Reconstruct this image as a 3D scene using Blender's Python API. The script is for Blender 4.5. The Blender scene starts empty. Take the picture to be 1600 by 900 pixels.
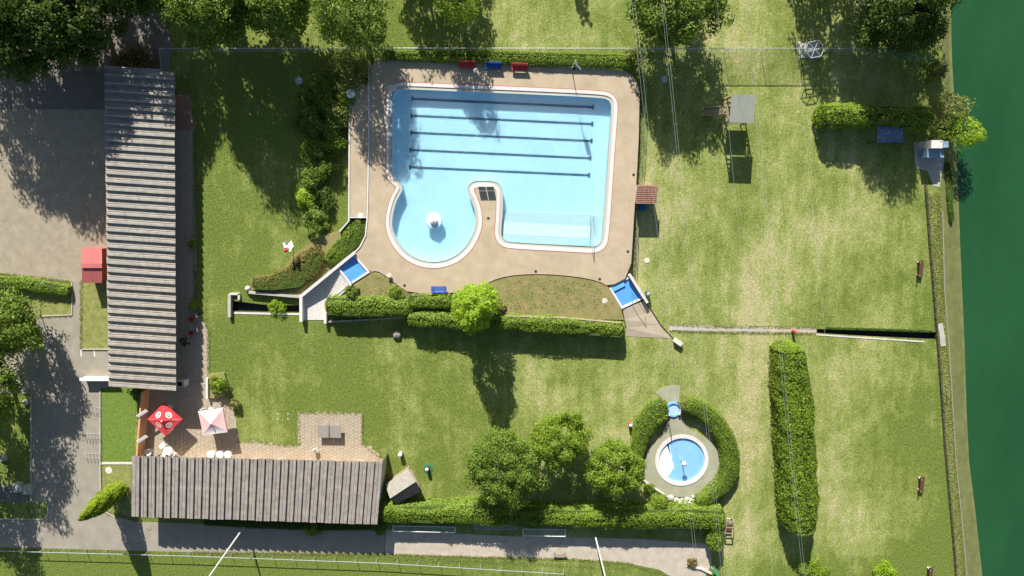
import bpy, math, random
import numpy as np
from mathutils import Vector, Matrix
from mathutils.geometry import tessellate_polygon

# ------------------------------------------------------------------ camera, sky, sun, exposure
sc = bpy.context.scene
CAM_H, FPX, PITCH = 80.0, 1096.0, math.radians(7.5)
cam = bpy.data.cameras.new('camera'); cam_o = bpy.data.objects.new('camera', cam)
sc.collection.objects.link(cam_o); sc.camera = cam_o
cam.sensor_width = 36.0; cam.lens = 36.0 * FPX / 1600.0
cam.clip_start = 0.5; cam.clip_end = 2000.0
cam_o.location = (0, 0, CAM_H); cam_o.rotation_euler = (-PITCH, 0, 0)

SUN_EL = math.radians(31.0)
SHX, SHY = 0.205, -0.979                      # direction in which shadows fall
w = bpy.data.worlds.new('World'); sc.world = w; w.use_nodes = True
nt = w.node_tree; nt.nodes.clear()
sky = nt.nodes.new('ShaderNodeTexSky'); sky.sky_type = 'NISHITA'; sky.sun_disc = False
sky.sun_elevation = SUN_EL; sky.sun_rotation = math.atan2(-SHX, -SHY)
sky.air_density = 1.0; sky.dust_density = 1.0; sky.ozone_density = 1.0
bg = nt.nodes.new('ShaderNodeBackground'); bg.inputs[1].default_value = 0.06
wo = nt.nodes.new('ShaderNodeOutputWorld')
nt.links.new(sky.outputs[0], bg.inputs[0]); nt.links.new(bg.outputs[0], wo.inputs[0])
sl = bpy.data.lights.new('sun', 'SUN'); sl.energy = 5.0; sl.angle = math.radians(0.53); sl.color = (1.0, 0.95, 0.87)
so = bpy.data.objects.new('sun', sl); sc.collection.objects.link(so); so.location = (-20, 80, 60)
sd = Vector((SHX * math.cos(SUN_EL), SHY * math.cos(SUN_EL), -math.sin(SUN_EL)))
so.rotation_euler = sd.to_track_quat('-Z', 'Y').to_euler()
vs = sc.view_settings; vs.view_transform = 'Standard'; vs.look = 'None'; vs.gamma = 1.0
vs.use_curve_mapping = False; vs.exposure = 0.85
sc.cycles.max_bounces = 6; sc.cycles.transparent_max_bounces = 12

# ------------------------------------------------------------------ helpers
rng = np.random.default_rng(7); random.seed(7)
COL = sc.collection
def U(px, py, z=0.0):
    """point of the place at height z that was surveyed at this spot of the aerial view"""
    a = (px - 800.0) / FPX; b = (450.0 - py) / FPX
    dx = a; dy = -math.sin(PITCH) + b * math.cos(PITCH); dz = -math.cos(PITCH) - b * math.sin(PITCH)
    t = (z - CAM_H) / dz
    return Vector((dx * t, dy * t, z))
def UL(pts, z=0.0): return [U(p[0], p[1], p[2] if len(p) > 2 else z) for p in pts]

class MB:
    def __init__(s): s.v = []; s.f = []
    def add(s, vs, fs):
        o = len(s.v); s.v += [tuple(q) for q in vs]; s.f += [tuple(i + o for i in f) for f in fs]; return s
    def box(s, c, size, rz=0.0, M=None):
        sx, sy, sz = (q / 2 for q in size); vs = []
        ca, sa = math.cos(rz), math.sin(rz)
        for z in (-sz, sz):
            for x, y in ((-sx, -sy), (sx, -sy), (sx, sy), (-sx, sy)):
                p = Vector((x * ca - y * sa, x * sa + y * ca, z)) if M is None else M @ Vector((x, y, z))
                vs.append((p.x + c[0], p.y + c[1], p.z + c[2]))
        return s.add(vs, [(3, 2, 1, 0), (4, 5, 6, 7), (0, 1, 5, 4), (1, 2, 6, 5), (2, 3, 7, 6), (3, 0, 4, 7)])
    def prism(s, pts, z0, z1):
        n = len(pts); vs = [(p[0], p[1], z0) for p in pts] + [(p[0], p[1], z1 if z1 is not None else p[2]) for p in pts]
        ar = sum(pts[i][0] * pts[(i + 1) % n][1] - pts[(i + 1) % n][0] * pts[i][1] for i in range(n))
        fs = [(i, (i + 1) % n, n + (i + 1) % n, n + i) for i in range(n)] + [tuple(range(n, 2 * n)), tuple(range(n - 1, -1, -1))]
        if ar < 0: fs = [f[::-1] for f in fs]
        return s.add(vs, fs)
    def tube(s, pts, radii, n=6, cap=True):
        pts = [Vector(p) for p in pts]; vs = []; fs = []
        if not hasattr(radii, '__len__'): radii = [radii] * len(pts)
        for i, p in enumerate(pts):
            d = (pts[min(i + 1, len(pts) - 1)] - pts[max(i - 1, 0)]).normalized()
            u = d.orthogonal().normalized() if i == 0 else (u - d * u.dot(d)).normalized()
            v = d.cross(u)
            for k in range(n):
                a = 2 * math.pi * k / n; vs.append(p + (u * math.cos(a) + v * math.sin(a)) * radii[i])
        for i in range(len(pts) - 1):
            for k in range(n):
                a = i * n + k; b = i * n + (k + 1) % n; fs.append((a, b, b + n, a + n))
        if cap: fs += [tuple(range(n - 1, -1, -1)), tuple(range((len(pts) - 1) * n, len(pts) * n))]
        return s.add(vs, fs)
    def lathe(s, c, prof, n=20):
        vs = []; fs = []
        for r, z in prof:
            for k in range(n):
                a = 2 * math.pi * k / n; vs.append((c[0] + r * math.cos(a), c[1] + r * math.sin(a), c[2] + z))
        for i in range(len(prof) - 1):
            for k in range(n):
                a = i * n + k; b = i * n + (k + 1) % n; fs.append((a, b, b + n, a + n))
        fs += [tuple(range(n - 1, -1, -1)), tuple(range((len(prof) - 1) * n, len(prof) * n))]
        return s.add(vs, fs)
    def strip(s, A, B):
        """two equal-length 3d polylines joined by quads"""
        n = len(A); return s.add(list(A) + list(B), [(i, i + 1, n + i + 1, n + i) for i in range(n - 1)])
    def ring(s, A, B):
        n = len(A); return s.add(list(A) + list(B), [(i, (i + 1) % n, n + (i + 1) % n, n + i) for i in range(n)])
    def mesh(s, name, m=None, smooth=False):
        me = bpy.data.meshes.new(name); me.from_pydata(s.v, [], s.f); me.update()
        if m: me.materials.append(m)
        if smooth: me.polygons.foreach_set('use_smooth', [True] * len(me.polygons))
        return me
    def build(s, name, m, parent=None, smooth=False):
        return link(name, s.mesh(name, m, smooth), parent)
def link(name, me, parent=None):
    o = bpy.data.objects.new(name, me); COL.objects.link(o)
    if parent is not None:
        o.parent = parent; o.matrix_parent_inverse = Matrix.LocRotScale(parent.location, parent.rotation_euler, parent.scale).inverted()
    return o
def tag(o, label, cat, group=None):
    o['label'] = label; o['category'] = cat
    if group: o['group'] = group
    return o
def thing(name, label, cat, loc=(0, 0, 0), rz=0.0, group=None):
    o = bpy.data.objects.new(name, None); COL.objects.link(o); o.location = loc; o.rotation_euler = (0, 0, rz)
    o.empty_display_size = 0.2
    return tag(o, label, cat, group)
def local(name, mb, m, parent, smooth=False):
    """part built in its thing's own coordinates"""
    o = bpy.data.objects.new(name, mb.mesh(name, m, smooth) if isinstance(mb, MB) else mb); COL.objects.link(o); o.parent = parent; return o
def structure(o, kind='structure'): o['kind'] = kind; return o
def dup(root, loc, rz, label, scale=None):
    r = root.copy(); COL.objects.link(r); r.location = loc; r.rotation_euler = (0, 0, rz); r['label'] = label
    if scale: r.scale = scale
    for ch in list(root.children):
        c = ch.copy(); COL.objects.link(c); c.parent = r
        for g in list(ch.children):
            d = g.copy(); COL.objects.link(d); d.parent = c
    return r
def smooth_loop(pts, it=2):
    for _ in range(it):
        q = []
        for i in range(len(pts)):
            a, b = pts[i], pts[(i + 1) % len(pts)]
            q += [(a[0] * .75 + b[0] * .25, a[1] * .75 + b[1] * .25), (a[0] * .25 + b[0] * .75, a[1] * .25 + b[1] * .75)]
        pts = q
    return pts
def offset_loop(pts, d):
    n = len(pts); out = []
    ar = sum(pts[i][0] * pts[(i + 1) % n][1] - pts[(i + 1) % n][0] * pts[i][1] for i in range(n)); s = 1 if ar > 0 else -1
    for i in range(n):
        a = Vector(pts[i - 1][:2]); b = Vector(pts[(i + 1) % n][:2]); t = (b - a).normalized()
        out.append((pts[i][0] + s * t.y * d, pts[i][1] - s * t.x * d))
    return out
def poly_holes(mb, outer, holes, z):
    loops = [[Vector((p[0], p[1], 0)) for p in L] for L in [outer] + holes]
    flat = [p for L in loops for p in L]
    fs = []
    for t in tessellate_polygon(loops):
        a, b, c = (flat[i] for i in t)
        fs.append(tuple(t) if (b - a).cross(c - a).z > 0 else tuple(t)[::-1])
    return mb.add([(p.x, p.y, z) for p in flat], fs)
def ccw(L):
    a = sum(L[i][0] * L[(i + 1) % len(L)][1] - L[(i + 1) % len(L)][0] * L[i][1] for i in range(len(L)))
    return L if a > 0 else L[::-1]
def inside(x, y, P):
    r = False; n = len(P); j = n - 1
    for i in range(n):
        if (P[i][1] > y) != (P[j][1] > y) and x < (P[j][0] - P[i][0]) * (y - P[i][1]) / (P[j][1] - P[i][1]) + P[i][0]: r = not r
        j = i
    return r

# ------------------------------------------------------------------ materials
MATS = {}
def mat(name, col, rough=0.8, var=0.15, scale=3.0, bump=0.0, bscale=20.0, metal=0.0, col2=None, detail=6.0, spec=0.3, stretch=None):
    if name in MATS: return MATS[name]
    m = bpy.data.materials.new(name); m.use_nodes = True; N = m.node_tree.nodes; L = m.node_tree.links
    p = N['Principled BSDF']; p.inputs['Roughness'].default_value = rough; p.inputs['Metallic'].default_value = metal
    p.inputs['Specular IOR Level'].default_value = spec
    tc = N.new('ShaderNodeTexCoord'); co = tc.outputs['Object']
    if stretch:
        mp = N.new('ShaderNodeMapping'); mp.inputs['Scale'].default_value = stretch; L.new(co, mp.inputs[0]); co = mp.outputs[0]
    nz = N.new('ShaderNodeTexNoise'); nz.inputs['Scale'].default_value = scale; nz.inputs['Detail'].default_value = detail
    nz.inputs['Roughness'].default_value = 0.65; L.new(co, nz.inputs['Vector'])
    rp = N.new('ShaderNodeValToRGB'); e = rp.color_ramp.elements; e[0].position = .3; e[1].position = .7
    c2 = col2 or tuple(min(1, c * (1 + var)) for c in col); c1 = col if col2 else tuple(c * (1 - var) for c in col)
    e[0].color = (*c1, 1); e[1].color = (*c2, 1)
    L.new(nz.outputs['Fac'], rp.inputs[0]); L.new(rp.outputs[0], p.inputs['Base Color'])
    if bump:
        b = N.new('ShaderNodeBump'); b.inputs['Strength'].default_value = bump; b.inputs['Distance'].default_value = 0.05
        n2 = N.new('ShaderNodeTexNoise'); n2.inputs['Scale'].default_value = bscale; n2.inputs['Detail'].default_value = 4
        L.new(co, n2.inputs['Vector']); L.new(n2.outputs['Fac'], b.inputs['Height']); L.new(b.outputs[0], p.inputs['Normal'])
    MATS[name] = m; return m
def mixn(N, L, a, b, f, typ='MIX'):
    x = N.new('ShaderNodeMix'); x.data_type = 'RGBA'; x.blend_type = typ
    for s, v in ((x.inputs[6], a), (x.inputs[7], b), (x.inputs[0], f)):
        if isinstance(v, (tuple, float, int)): s.default_value = (*v, 1) if isinstance(v, tuple) else v
        else: L.new(v, s)
    return x.outputs[2]
def leafmat(name, dark, light, trans=0.35, scale=0.6):
    m = bpy.data.materials.new(name); m.use_nodes = True; N = m.node_tree.nodes; L = m.node_tree.links
    N.remove(N['Principled BSDF']); out = N['Material Output']
    g = N.new('ShaderNodeNewGeometry'); nz = N.new('ShaderNodeTexNoise'); nz.inputs['Scale'].default_value = scale
    nz.inputs['Detail'].default_value = 3; L.new(g.outputs['Position'], nz.inputs['Vector'])
    ad = N.new('ShaderNodeMath'); ad.operation = 'MULTIPLY_ADD'; ad.inputs[1].default_value = 0.55
    s2 = N.new('ShaderNodeMath'); s2.operation = 'MULTIPLY'; s2.inputs[1].default_value = 0.45
    L.new(nz.outputs['Fac'], s2.inputs[0]); L.new(g.outputs['Random Per Island'], ad.inputs[0]); L.new(s2.outputs[0], ad.inputs[2])
    rp = N.new('ShaderNodeValToRGB'); e = rp.color_ramp.elements
    e[0].position = .12; e[0].color = (*dark, 1); e[1].position = .85; e[1].color = (*light, 1)
    L.new(ad.outputs[0], rp.inputs[0])
    d = N.new('ShaderNodeBsdfDiffuse'); t = N.new('ShaderNodeBsdfTranslucent'); gl = N.new('ShaderNodeBsdfGlossy')
    gl.inputs['Roughness'].default_value = .45; gl.inputs['Color'].default_value = (.6, .6, .6, 1)
    L.new(rp.outputs[0], d.inputs[0])
    hs = N.new('ShaderNodeHueSaturation'); hs.inputs['Value'].default_value = 1.3; hs.inputs['Hue'].default_value = .485
    L.new(rp.outputs[0], hs.inputs['Color']); L.new(hs.outputs[0], t.inputs[0])
    m1 = N.new('ShaderNodeMixShader'); m1.inputs[0].default_value = trans; L.new(d.outputs[0], m1.inputs[1]); L.new(t.outputs[0], m1.inputs[2])
    m2 = N.new('ShaderNodeMixShader'); m2.inputs[0].default_value = .02; L.new(m1.outputs[0], m2.inputs[1]); L.new(gl.outputs[0], m2.inputs[2])
    L.new(m2.outputs[0], out.inputs[0]); return m
def lawnmat():
    m = bpy.data.materials.new('lawn'); m.use_nodes = True; N = m.node_tree.nodes; L = m.node_tree.links
    p = N['Principled BSDF']; p.inputs['Roughness'].default_value = .9; p.inputs['Specular IOR Level'].default_value = .15
    g = N.new('ShaderNodeNewGeometry'); P = g.outputs['Position']
    def noise(s, d=5, r=.6, st=None):
        v = P
        if st:
            mp = N.new('ShaderNodeMapping'); mp.inputs['Scale'].default_value = st; L.new(P, mp.inputs[0]); v = mp.outputs[0]
        n = N.new('ShaderNodeTexNoise'); n.inputs['Scale'].default_value = s; n.inputs['Detail'].default_value = d
        n.inputs['Roughness'].default_value = r; L.new(v, n.inputs['Vector']); return n.outputs['Fac']
    def ramp(f, a, b, lo=0., hi=1.):
        r = N.new('ShaderNodeMapRange'); r.interpolation_type = 'SMOOTHSTEP'; L.new(f, r.inputs[0])
        r.inputs[1].default_value = a; r.inputs[2].default_value = b; r.inputs[3].default_value = lo; r.inputs[4].default_value = hi; return r.outputs[0]
    def op(o, a, b):
        n = N.new('ShaderNodeMath'); n.operation = o
        for i, v in enumerate((a, b)):
            if isinstance(v, (int, float)): n.inputs[i].default_value = v
            else: L.new(v, n.inputs[i])
        return n.outputs[0]
    sx = N.new('ShaderNodeSeparateXYZ'); L.new(P, sx.inputs[0]); X, Y = sx.outputs[0], sx.outputs[1]
    dry = op('ADD', ramp(X, -22, 6, .04, .52), ramp(Y, 20, 34, 0, .12))
    dry = op('SUBTRACT', dry, ramp(X, 39, 50, 0, .42))
    dry = op('SUBTRACT', dry, ramp(Y, -40, -46, 0, .5))
    trod = op('MULTIPLY', op('MULTIPLY', ramp(X, 23.5, 27, 0, 1), ramp(X, 28, 31, 1, 0)), ramp(Y, -4, -12, 0, .28))
    trod2 = op('MULTIPLY', op('MULTIPLY', ramp(Y, -6.5, -5, 1, 0), ramp(Y, -12, -8, 0, 1)), op('MULTIPLY', ramp(X, -12, -4, 0, .3), ramp(X, 8, 16, 1, 0)))
    dry = op('ADD', op('ADD', dry, trod), trod2)
    patch = ramp(noise(.09, 7, .68), .34, .66, -.34, .30)
    mid = ramp(noise(.5, 9, .8, (1.6, .9, 1)), .28, .72, -.32, .30)
    streak = ramp(noise(1.0, 3, .6, (.75, .05, 1)), .3, .7, -.13, .13)
    f = op('ADD', op('ADD', op('ADD', dry, patch), mid), streak)
    rp = N.new('ShaderNodeValToRGB'); e = rp.color_ramp.elements
    e[0].position = 0.; e[0].color = (.135, .180, .034, 1); e[1].position = 1.0; e[1].color = (.40, .375, .18, 1)
    k = e.new(.3); k.color = (.195, .235, .056, 1); k = e.new(.62); k.color = (.265, .30, .092, 1)
    L.new(f, rp.inputs[0])
    fine = ramp(noise(5.0, 5, .75), .28, .72, .68, 1.30)
    fine2 = ramp(noise(1.0, 3, .6, (6.0, 2.2, 1)), .3, .7, .84, 1.15)
    mul = op('MULTIPLY', fine, fine2)
    cx = N.new('ShaderNodeCombineColor')
    for i in range(3): L.new(mul, cx.inputs[i])
    c = mixn(N, L, rp.outputs[0], cx.outputs[0], 1.0, 'MULTIPLY')
    soil = ramp(noise(.23, 8, .7), .68, .78, 0, .5)
    c = mixn(N, L, c, (.27, .20, .11), soil)
    L.new(c, p.inputs['Base Color'])
    b = N.new('ShaderNodeBump'); b.inputs['Strength'].default_value = .8; b.inputs['Distance'].default_value = .12
    L.new(noise(4.0, 5, .8), b.inputs['Height']); L.new(b.outputs[0], p.inputs['Normal'])
    MATS['lawn'] = m; return m
def watermat(name, tint, rough, bump, bscale, dist, tr):
    m = bpy.data.materials.new(name); m.use_nodes = True; N = m.node_tree.nodes; L = m.node_tree.links
    N.remove(N['Principled BSDF']); out = N['Material Output']
    tc = N.new('ShaderNodeTexCoord'); nz = N.new('ShaderNodeTexNoise'); nz.inputs['Scale'].default_value = bscale
    nz.inputs['Detail'].default_value = 3; nz.inputs['Distortion'].default_value = 1.2; L.new(tc.outputs['Object'], nz.inputs['Vector'])
    b = N.new('ShaderNodeBump'); b.inputs['Strength'].default_value = bump; b.inputs['Distance'].default_value = dist
    L.new(nz.outputs['Fac'], b.inputs['Height'])
    t = N.new('ShaderNodeBsdfTransparent'); t.inputs[0].default_value = (*tint, 1)
    g = N.new('ShaderNodeBsdfGlossy'); g.inputs['Roughness'].default_value = rough; L.new(b.outputs[0], g.inputs['Normal'])
    lw = N.new('ShaderNodeLayerWeight'); lw.inputs[0].default_value = .5
    pw = N.new('ShaderNodeMath'); pw.operation = 'POWER'; pw.inputs[1].default_value = 5.0; L.new(lw.outputs['Facing'], pw.inputs[0]); L.new(b.outputs[0], lw.inputs['Normal'])
    fr = N.new('ShaderNodeMath'); fr.operation = 'MULTIPLY_ADD'; fr.inputs[1].default_value = .95; fr.inputs[2].default_value = .05; L.new(pw.outputs[0], fr.inputs[0])
    rf = N.new('ShaderNodeBsdfRefraction'); rf.inputs['IOR'].default_value = 1.33; rf.inputs['Roughness'].default_value = 0.0; rf.inputs['Color'].default_value = (*tint, 1); L.new(b.outputs[0], rf.inputs['Normal'])
    m0 = N.new('ShaderNodeMixShader'); m0.inputs[0].default_value = tr; L.new(t.outputs[0], m0.inputs[1]); L.new(rf.outputs[0], m0.inputs[2])
    mx = N.new('ShaderNodeMixShader'); L.new(fr.outputs[0], mx.inputs[0]); L.new(m0.outputs[0], mx.inputs[1]); L.new(g.outputs[0], mx.inputs[2])
    L.new(mx.outputs[0], out.inputs[0]); return m
def tilemat(name, col, line, size=0.3, rough=.35, lw=.06):
    m = bpy.data.materials.new(name); m.use_nodes = True; N = m.node_tree.nodes; L = m.node_tree.links
    p = N['Principled BSDF']; p.inputs['Roughness'].default_value = rough
    tc = N.new('ShaderNodeTexCoord'); mp = N.new('ShaderNodeMapping'); mp.inputs['Rotation'].default_value = (0, 0, math.radians(2.6))
    L.new(tc.outputs['Object'], mp.inputs[0])
    br = N.new('ShaderNodeTexBrick'); br.offset = 0.0; br.inputs['Scale'].default_value = 1.0
    br.inputs['Brick Width'].default_value = size; br.inputs['Row Height'].default_value = size; br.inputs['Mortar Size'].default_value = size * lw
    br.inputs['Color1'].default_value = (*col, 1); br.inputs['Color2'].default_value = (*[c * .94 for c in col], 1); br.inputs['Mortar'].default_value = (*line, 1)
    L.new(mp.outputs[0], br.inputs['Vector'])
    nz = N.new('ShaderNodeTexNoise'); nz.inputs['Scale'].default_value = .35; nz.inputs['Detail'].default_value = 3; L.new(tc.outputs['Object'], nz.inputs['Vector'])
    r = N.new('ShaderNodeValToRGB'); r.color_ramp.elements[0].color = (.9, .93, .95, 1); r.color_ramp.elements[0].position = .3; r.color_ramp.elements[1].position = .7
    L.new(nz.outputs['Fac'], r.inputs[0])
    c = mixn(N, L, br.outputs[0], r.outputs[0], 1.0, 'MULTIPLY'); L.new(c, p.inputs['Base Color']); MATS[name] = m; return m
def netmat(name, col, cover):
    m = bpy.data.materials.new(name); m.use_nodes = True; N = m.node_tree.nodes; L = m.node_tree.links
    p = N['Principled BSDF']; p.inputs['Base Color'].default_value = (*col, 1); p.inputs['Roughness'].default_value = .5
    t = N.new('ShaderNodeBsdfTransparent'); x = N.new('ShaderNodeMixShader'); x.inputs[0].default_value = cover
    nz = N.new('ShaderNodeTexNoise'); nz.inputs['Scale'].default_value = 2
    L.new(t.outputs[0], x.inputs[1]); L.new(p.outputs[0], x.inputs[2]); L.new(x.outputs[0], N['Material Output'].inputs[0]); return m

M_lawn = lawnmat()
M_rough = mat('rough_grass', (.13, .17, .035), .95, col2=(.30, .29, .10), scale=1.6, bump=.8, bscale=6)
M_lush = mat('lush_grass', (.085, .155, .018), .95, col2=(.17, .24, .045), scale=2.6, bump=.8, bscale=8, detail=8)
M_bed = mat('dry_bed', (.15, .175, .045), .95, col2=(.31, .235, .115), scale=1.1, bump=.6, bscale=8, detail=8)
M_gravel = mat('gravel_yard', (.26, .22, .155), .95, col2=(.37, .32, .235), scale=.9, bump=.35, bscale=14, detail=9)
M_asph = mat('asphalt', (.145, .13, .11), .95, col2=(.21, .19, .16), scale=.8, bump=.3, bscale=18, detail=9)
M_road = mat('pale_road', (.25, .225, .175), .95, col2=(.335, .305, .245), scale=.7, bump=.3, bscale=16, detail=9)
M_sand = mat('pale_gravel', (.36, .31, .24), .95, col2=(.50, .44, .36), scale=1.1, bump=.4, bscale=14, detail=9)
M_deck = mat('deck_stone', (.37, .295, .20), .85, col2=(.485, .395, .275), scale=.55, bump=.3, bscale=16, detail=12)
M_ramp = mat('ramp_paving', (.50, .41, .29), .85, col2=(.60, .50, .37), scale=1.0, bump=.2, bscale=20)
M_conc = mat('concrete', (.36, .34, .30), .9, col2=(.47, .44, .38), scale=1.4, bump=.25, bscale=14, detail=8)
M_olive = mat('mossy_concrete', (.27, .27, .185), .9, col2=(.36, .35, .25), scale=1.0, bump=.25, bscale=14, detail=8)
M_white = mat('white_paint', (.74, .73, .70), .6, .06, 2.0)
M_offw = mat('white_render', (.62, .60, .56), .8, .10, 2.0, bump=.15)
M_stonew = mat('pale_stone', (.50, .47, .42), .9, col2=(.64, .61, .56), scale=3, bump=.3, bscale=10)
M_paver = mat('pavers', (.32, .265, .19), .9, col2=(.45, .38, .275), scale=2.3, bump=.2, bscale=20)
M_paver_r = mat('red_pavers', (.30, .15, .11), .9, col2=(.38, .22, .16), scale=2.0, bump=.2, bscale=20)
M_roof = mat('fibre_cement', (.235, .215, .185), .95, col2=(.385, .36, .31), scale=1.7, bump=.35, bscale=10, detail=10)
M_roof2 = mat('weathered_fibre_cement', (.19, .165, .145), .95, col2=(.33, .30, .265), scale=1.4, bump=.35, bscale=10, detail=10)
M_orange = mat('orange_render', (.60, .33, .17), .85, .1, 1.5, bump=.15)
M_cream = mat('cream_render', (.55, .46, .34), .85, .08, 1.2, bump=.15)
M_pink = mat('red_sheet', (.40, .07, .06), .7, .12, 2.0)
M_wood = mat('weathered_wood', (.24, .19, .12), .9, col2=(.36, .30, .20), scale=3, bump=.4, bscale=18, stretch=(1, 8, 1))
M_shed = mat('silvered_planks', (.26, .245, .205), .9, col2=(.37, .35, .30), scale=3, bump=.4, bscale=18)
M_woodd = mat('dark_wood', (.055, .048, .042), .9, col2=(.10, .09, .08), scale=3, bump=.4, bscale=18)
M_brown = mat('brown_timber', (.10, .05, .03), .85, .25, 4.0, bump=.3)
M_bark = mat('bark', (.10, .075, .05), .95, .3, 6.0, bump=.6, bscale=12)
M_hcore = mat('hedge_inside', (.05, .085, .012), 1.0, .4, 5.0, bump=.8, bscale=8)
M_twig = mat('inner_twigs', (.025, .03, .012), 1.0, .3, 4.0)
M_steel = mat('galvanised_steel', (.42, .45, .47), .45, .08, 5.0, metal=.3)
M_wire = mat('wire', (.48, .48, .46), .5, .05, 3.0, metal=.2)
M_dark = mat('dark_metal', (.035, .04, .045), .6, .2, 5.0)
M_black = mat('black_rubber', (.02, .02, .022), .7, .2, 5.0)
M_red = mat('red_paint', (.48, .035, .045), .5, .08, 3.0)
M_blue = mat('blue_paint', (.02, .09, .38), .5, .08, 3.0)
M_bath = mat('blue_basin_paint', (.13, .39, .76), .45, .10, 1.5)
M_green = mat('green_plastic', (.03, .17, .08), .6, .12, 3.0)
M_pole = mat('pale_pole', (.52, .50, .47), .8, .10, 2.0)
M_pred = mat('parasol_red', (.60, .045, .05), .8, .06, 2.0)
M_pwhite = mat('parasol_white', (.74, .66, .63), .8, .04, 2.0)
M_ppink = mat('parasol_pink', (.66, .42, .40), .8, .05, 2.0)
M_grey = mat('grey_stone_slab', (.26, .24, .21), .85, .12, 4.0, bump=.2)
M_canopy = mat('grey_canopy_sheet', (.22, .235, .20), .8, .06, 1.5)
M_tile = mat('brown_roof_tile', (.20, .09, .06), .85, col2=(.34, .20, .15), scale=5, bump=.3)
M_rock = mat('boulder', (.36, .35, .30), .95, col2=(.50, .49, .42), scale=3, bump=.5, bscale=8)
M_bluehut = mat('blue_sheet_roof', (.10, .17, .30), .6, .2, 3.0)
M_tealhut = mat('blue_grey_hut', (.20, .30, .38), .6, .2, 4.0)
M_mud = mat('river_shallows', (.115, .135, .04), .95, col2=(.19, .20, .07), scale=.8, bump=.3)
M_debris = mat('rust_leaf_litter', (.11, .035, .02), .95, col2=(.22, .09, .04), scale=4, bump=.6)
M_tilered = mat('red_brick_line', (.42, .14, .10), .85, .2, 5.0)
M_coping = mat('pool_coping_white', (.66, .60, .57), .55, .05, 2.0)
M_grate = mat('overflow_grate', (.46, .43, .37), .6, .08, 6.0)
M_lane = mat('lane_tile', (.012, .09, .16), .4, .15, 6.0)
M_pstep = mat('pool_step_mosaic', (.60, .72, .72), .5, .05, 3.0)
M_pwht = mat('pool_white_tile', (.86, .92, .96), .4, .04, 2.0)
M_pool = tilemat('pool_floor_tile', (.66, .90, 1.0), (.58, .84, .98), .5)
M_kid = mat('paddling_pool_blue', (.29, .55, .86), .45, .06, 1.0)
M_pwater = watermat('pool_water', (.84, .97, 1.0), .12, 1.0, 3.4, .3, .22)
M_kwater = watermat('paddling_water', (.95, .99, 1.0), .08, .4, 3.0, .06, .15)
M_river = mat('river_water', (.012, .062, .020), .2, col2=(.019, .083, .029), scale=.12, bump=.3, bscale=1.2, stretch=(1, .35, 1), spec=.5)
M_ditch = mat('ditch_mud', (.025, .024, .02), .6, .3, 3.0, bump=.4)
M_net = netmat('green_net', (.05, .26, .30), .40)
M_net2 = netmat('wire_net', (.34, .42, .46), .20)
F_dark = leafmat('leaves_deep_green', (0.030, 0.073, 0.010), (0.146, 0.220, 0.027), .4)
F_shade = leafmat('leaves_shade_darkened', (.026, .064, .008), (.125, .19, .026), .4)  # leaf green darkened: shade on the top-edge crowns put into the colour
F_mid = leafmat('leaves_mid_green', (.065, .135, .015), (.26, .36, .05), .42)
F_bright = leafmat('leaves_yellow_green', (0.183, 0.317, 0.015), (0.439, 0.610, 0.055), .5)
F_olive = leafmat('leaves_olive', (0.104, 0.146, 0.027), (0.342, 0.378, 0.098), .4)
F_fresh = leafmat('leaves_fresh_green', (0.104, 0.195, 0.015), (0.329, 0.439, 0.051), .45)
F_red = leafmat('leaves_reddish', (0.122, 0.104, 0.024), (0.342, 0.268, 0.079), .4)
F_conif = leafmat('leaves_conifer', (0.122, 0.195, 0.007), (0.342, 0.451, 0.024), .4)
F_grass = leafmat('grass_blades', (.15, .20, .04), (.36, .38, .12), .5)

# ------------------------------------------------------------------ foliage
def unit(a): return a / np.maximum(np.linalg.norm(a, axis=1, keepdims=True), 1e-6)
def leaves(name, pos, nrm, size, m, parent, asp=.55):
    n = len(pos); nrm = unit(nrm); r = rng.normal(size=(n, 3)); u = unit(np.cross(nrm, r)); v = np.cross(nrm, u)
    L = (size * rng.uniform(.65, 1.35, n))[:, None]
    bend = nrm * L * .18
    V = np.empty((n, 4, 3)); V[:, 0] = pos - u * L * .5 - bend; V[:, 1] = pos + v * L * asp * .5; V[:, 2] = pos + u * L * .5 - bend; V[:, 3] = pos - v * L * asp * .5
    me = bpy.data.meshes.new(name); me.vertices.add(4 * n); me.vertices.foreach_set('co', V.reshape(-1).astype('f4'))
    me.loops.add(4 * n); me.loops.foreach_set('vertex_index', np.arange(4 * n, dtype='i4'))
    me.polygons.add(n); me.polygons.foreach_set('loop_start', np.arange(0, 4 * n, 4, dtype='i4')); me.polygons.foreach_set('loop_total', np.full(n, 4, 'i4'))
    me.update(calc_edges=True); me.materials.append(m)
    return link(name, me, parent)
def crown_points(c, rx, rz, n_leaf, n_clump, clump, low=-.45, rough=.35):
    d = unit(rng.normal(size=(n_clump * 3, 3))); d = d[d[:, 2] > low][:n_clump]
    lob = 1 + rough * np.sin(d[:, 0] * 3.1 + c[0]) * np.cos(d[:, 1] * 2.7 + c[1]) + rng.uniform(-.16, .10, len(d))
    rad = rng.uniform(.5, 1.0, len(d)) ** .45
    C = np.array(c) + d * np.array([rx, rx, rz]) * (rad * lob * (1 - clump * .7))[:, None]
    cr = clump * rx * rng.uniform(.65, 1.3, len(C))
    k = rng.integers(0, len(C), n_leaf); e = unit(rng.normal(size=(n_leaf, 3)) + [0, 0, .35])
    rr = cr[k] * rng.uniform(.55, 1.12, n_leaf)
    P = C[k] + e * rr[:, None] * np.array([1, 1, .8])
    Nn = e * .7 + np.array([0, 0, .6]) + rng.normal(size=(n_leaf, 3)) * .36
    return P, Nn, C
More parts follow.
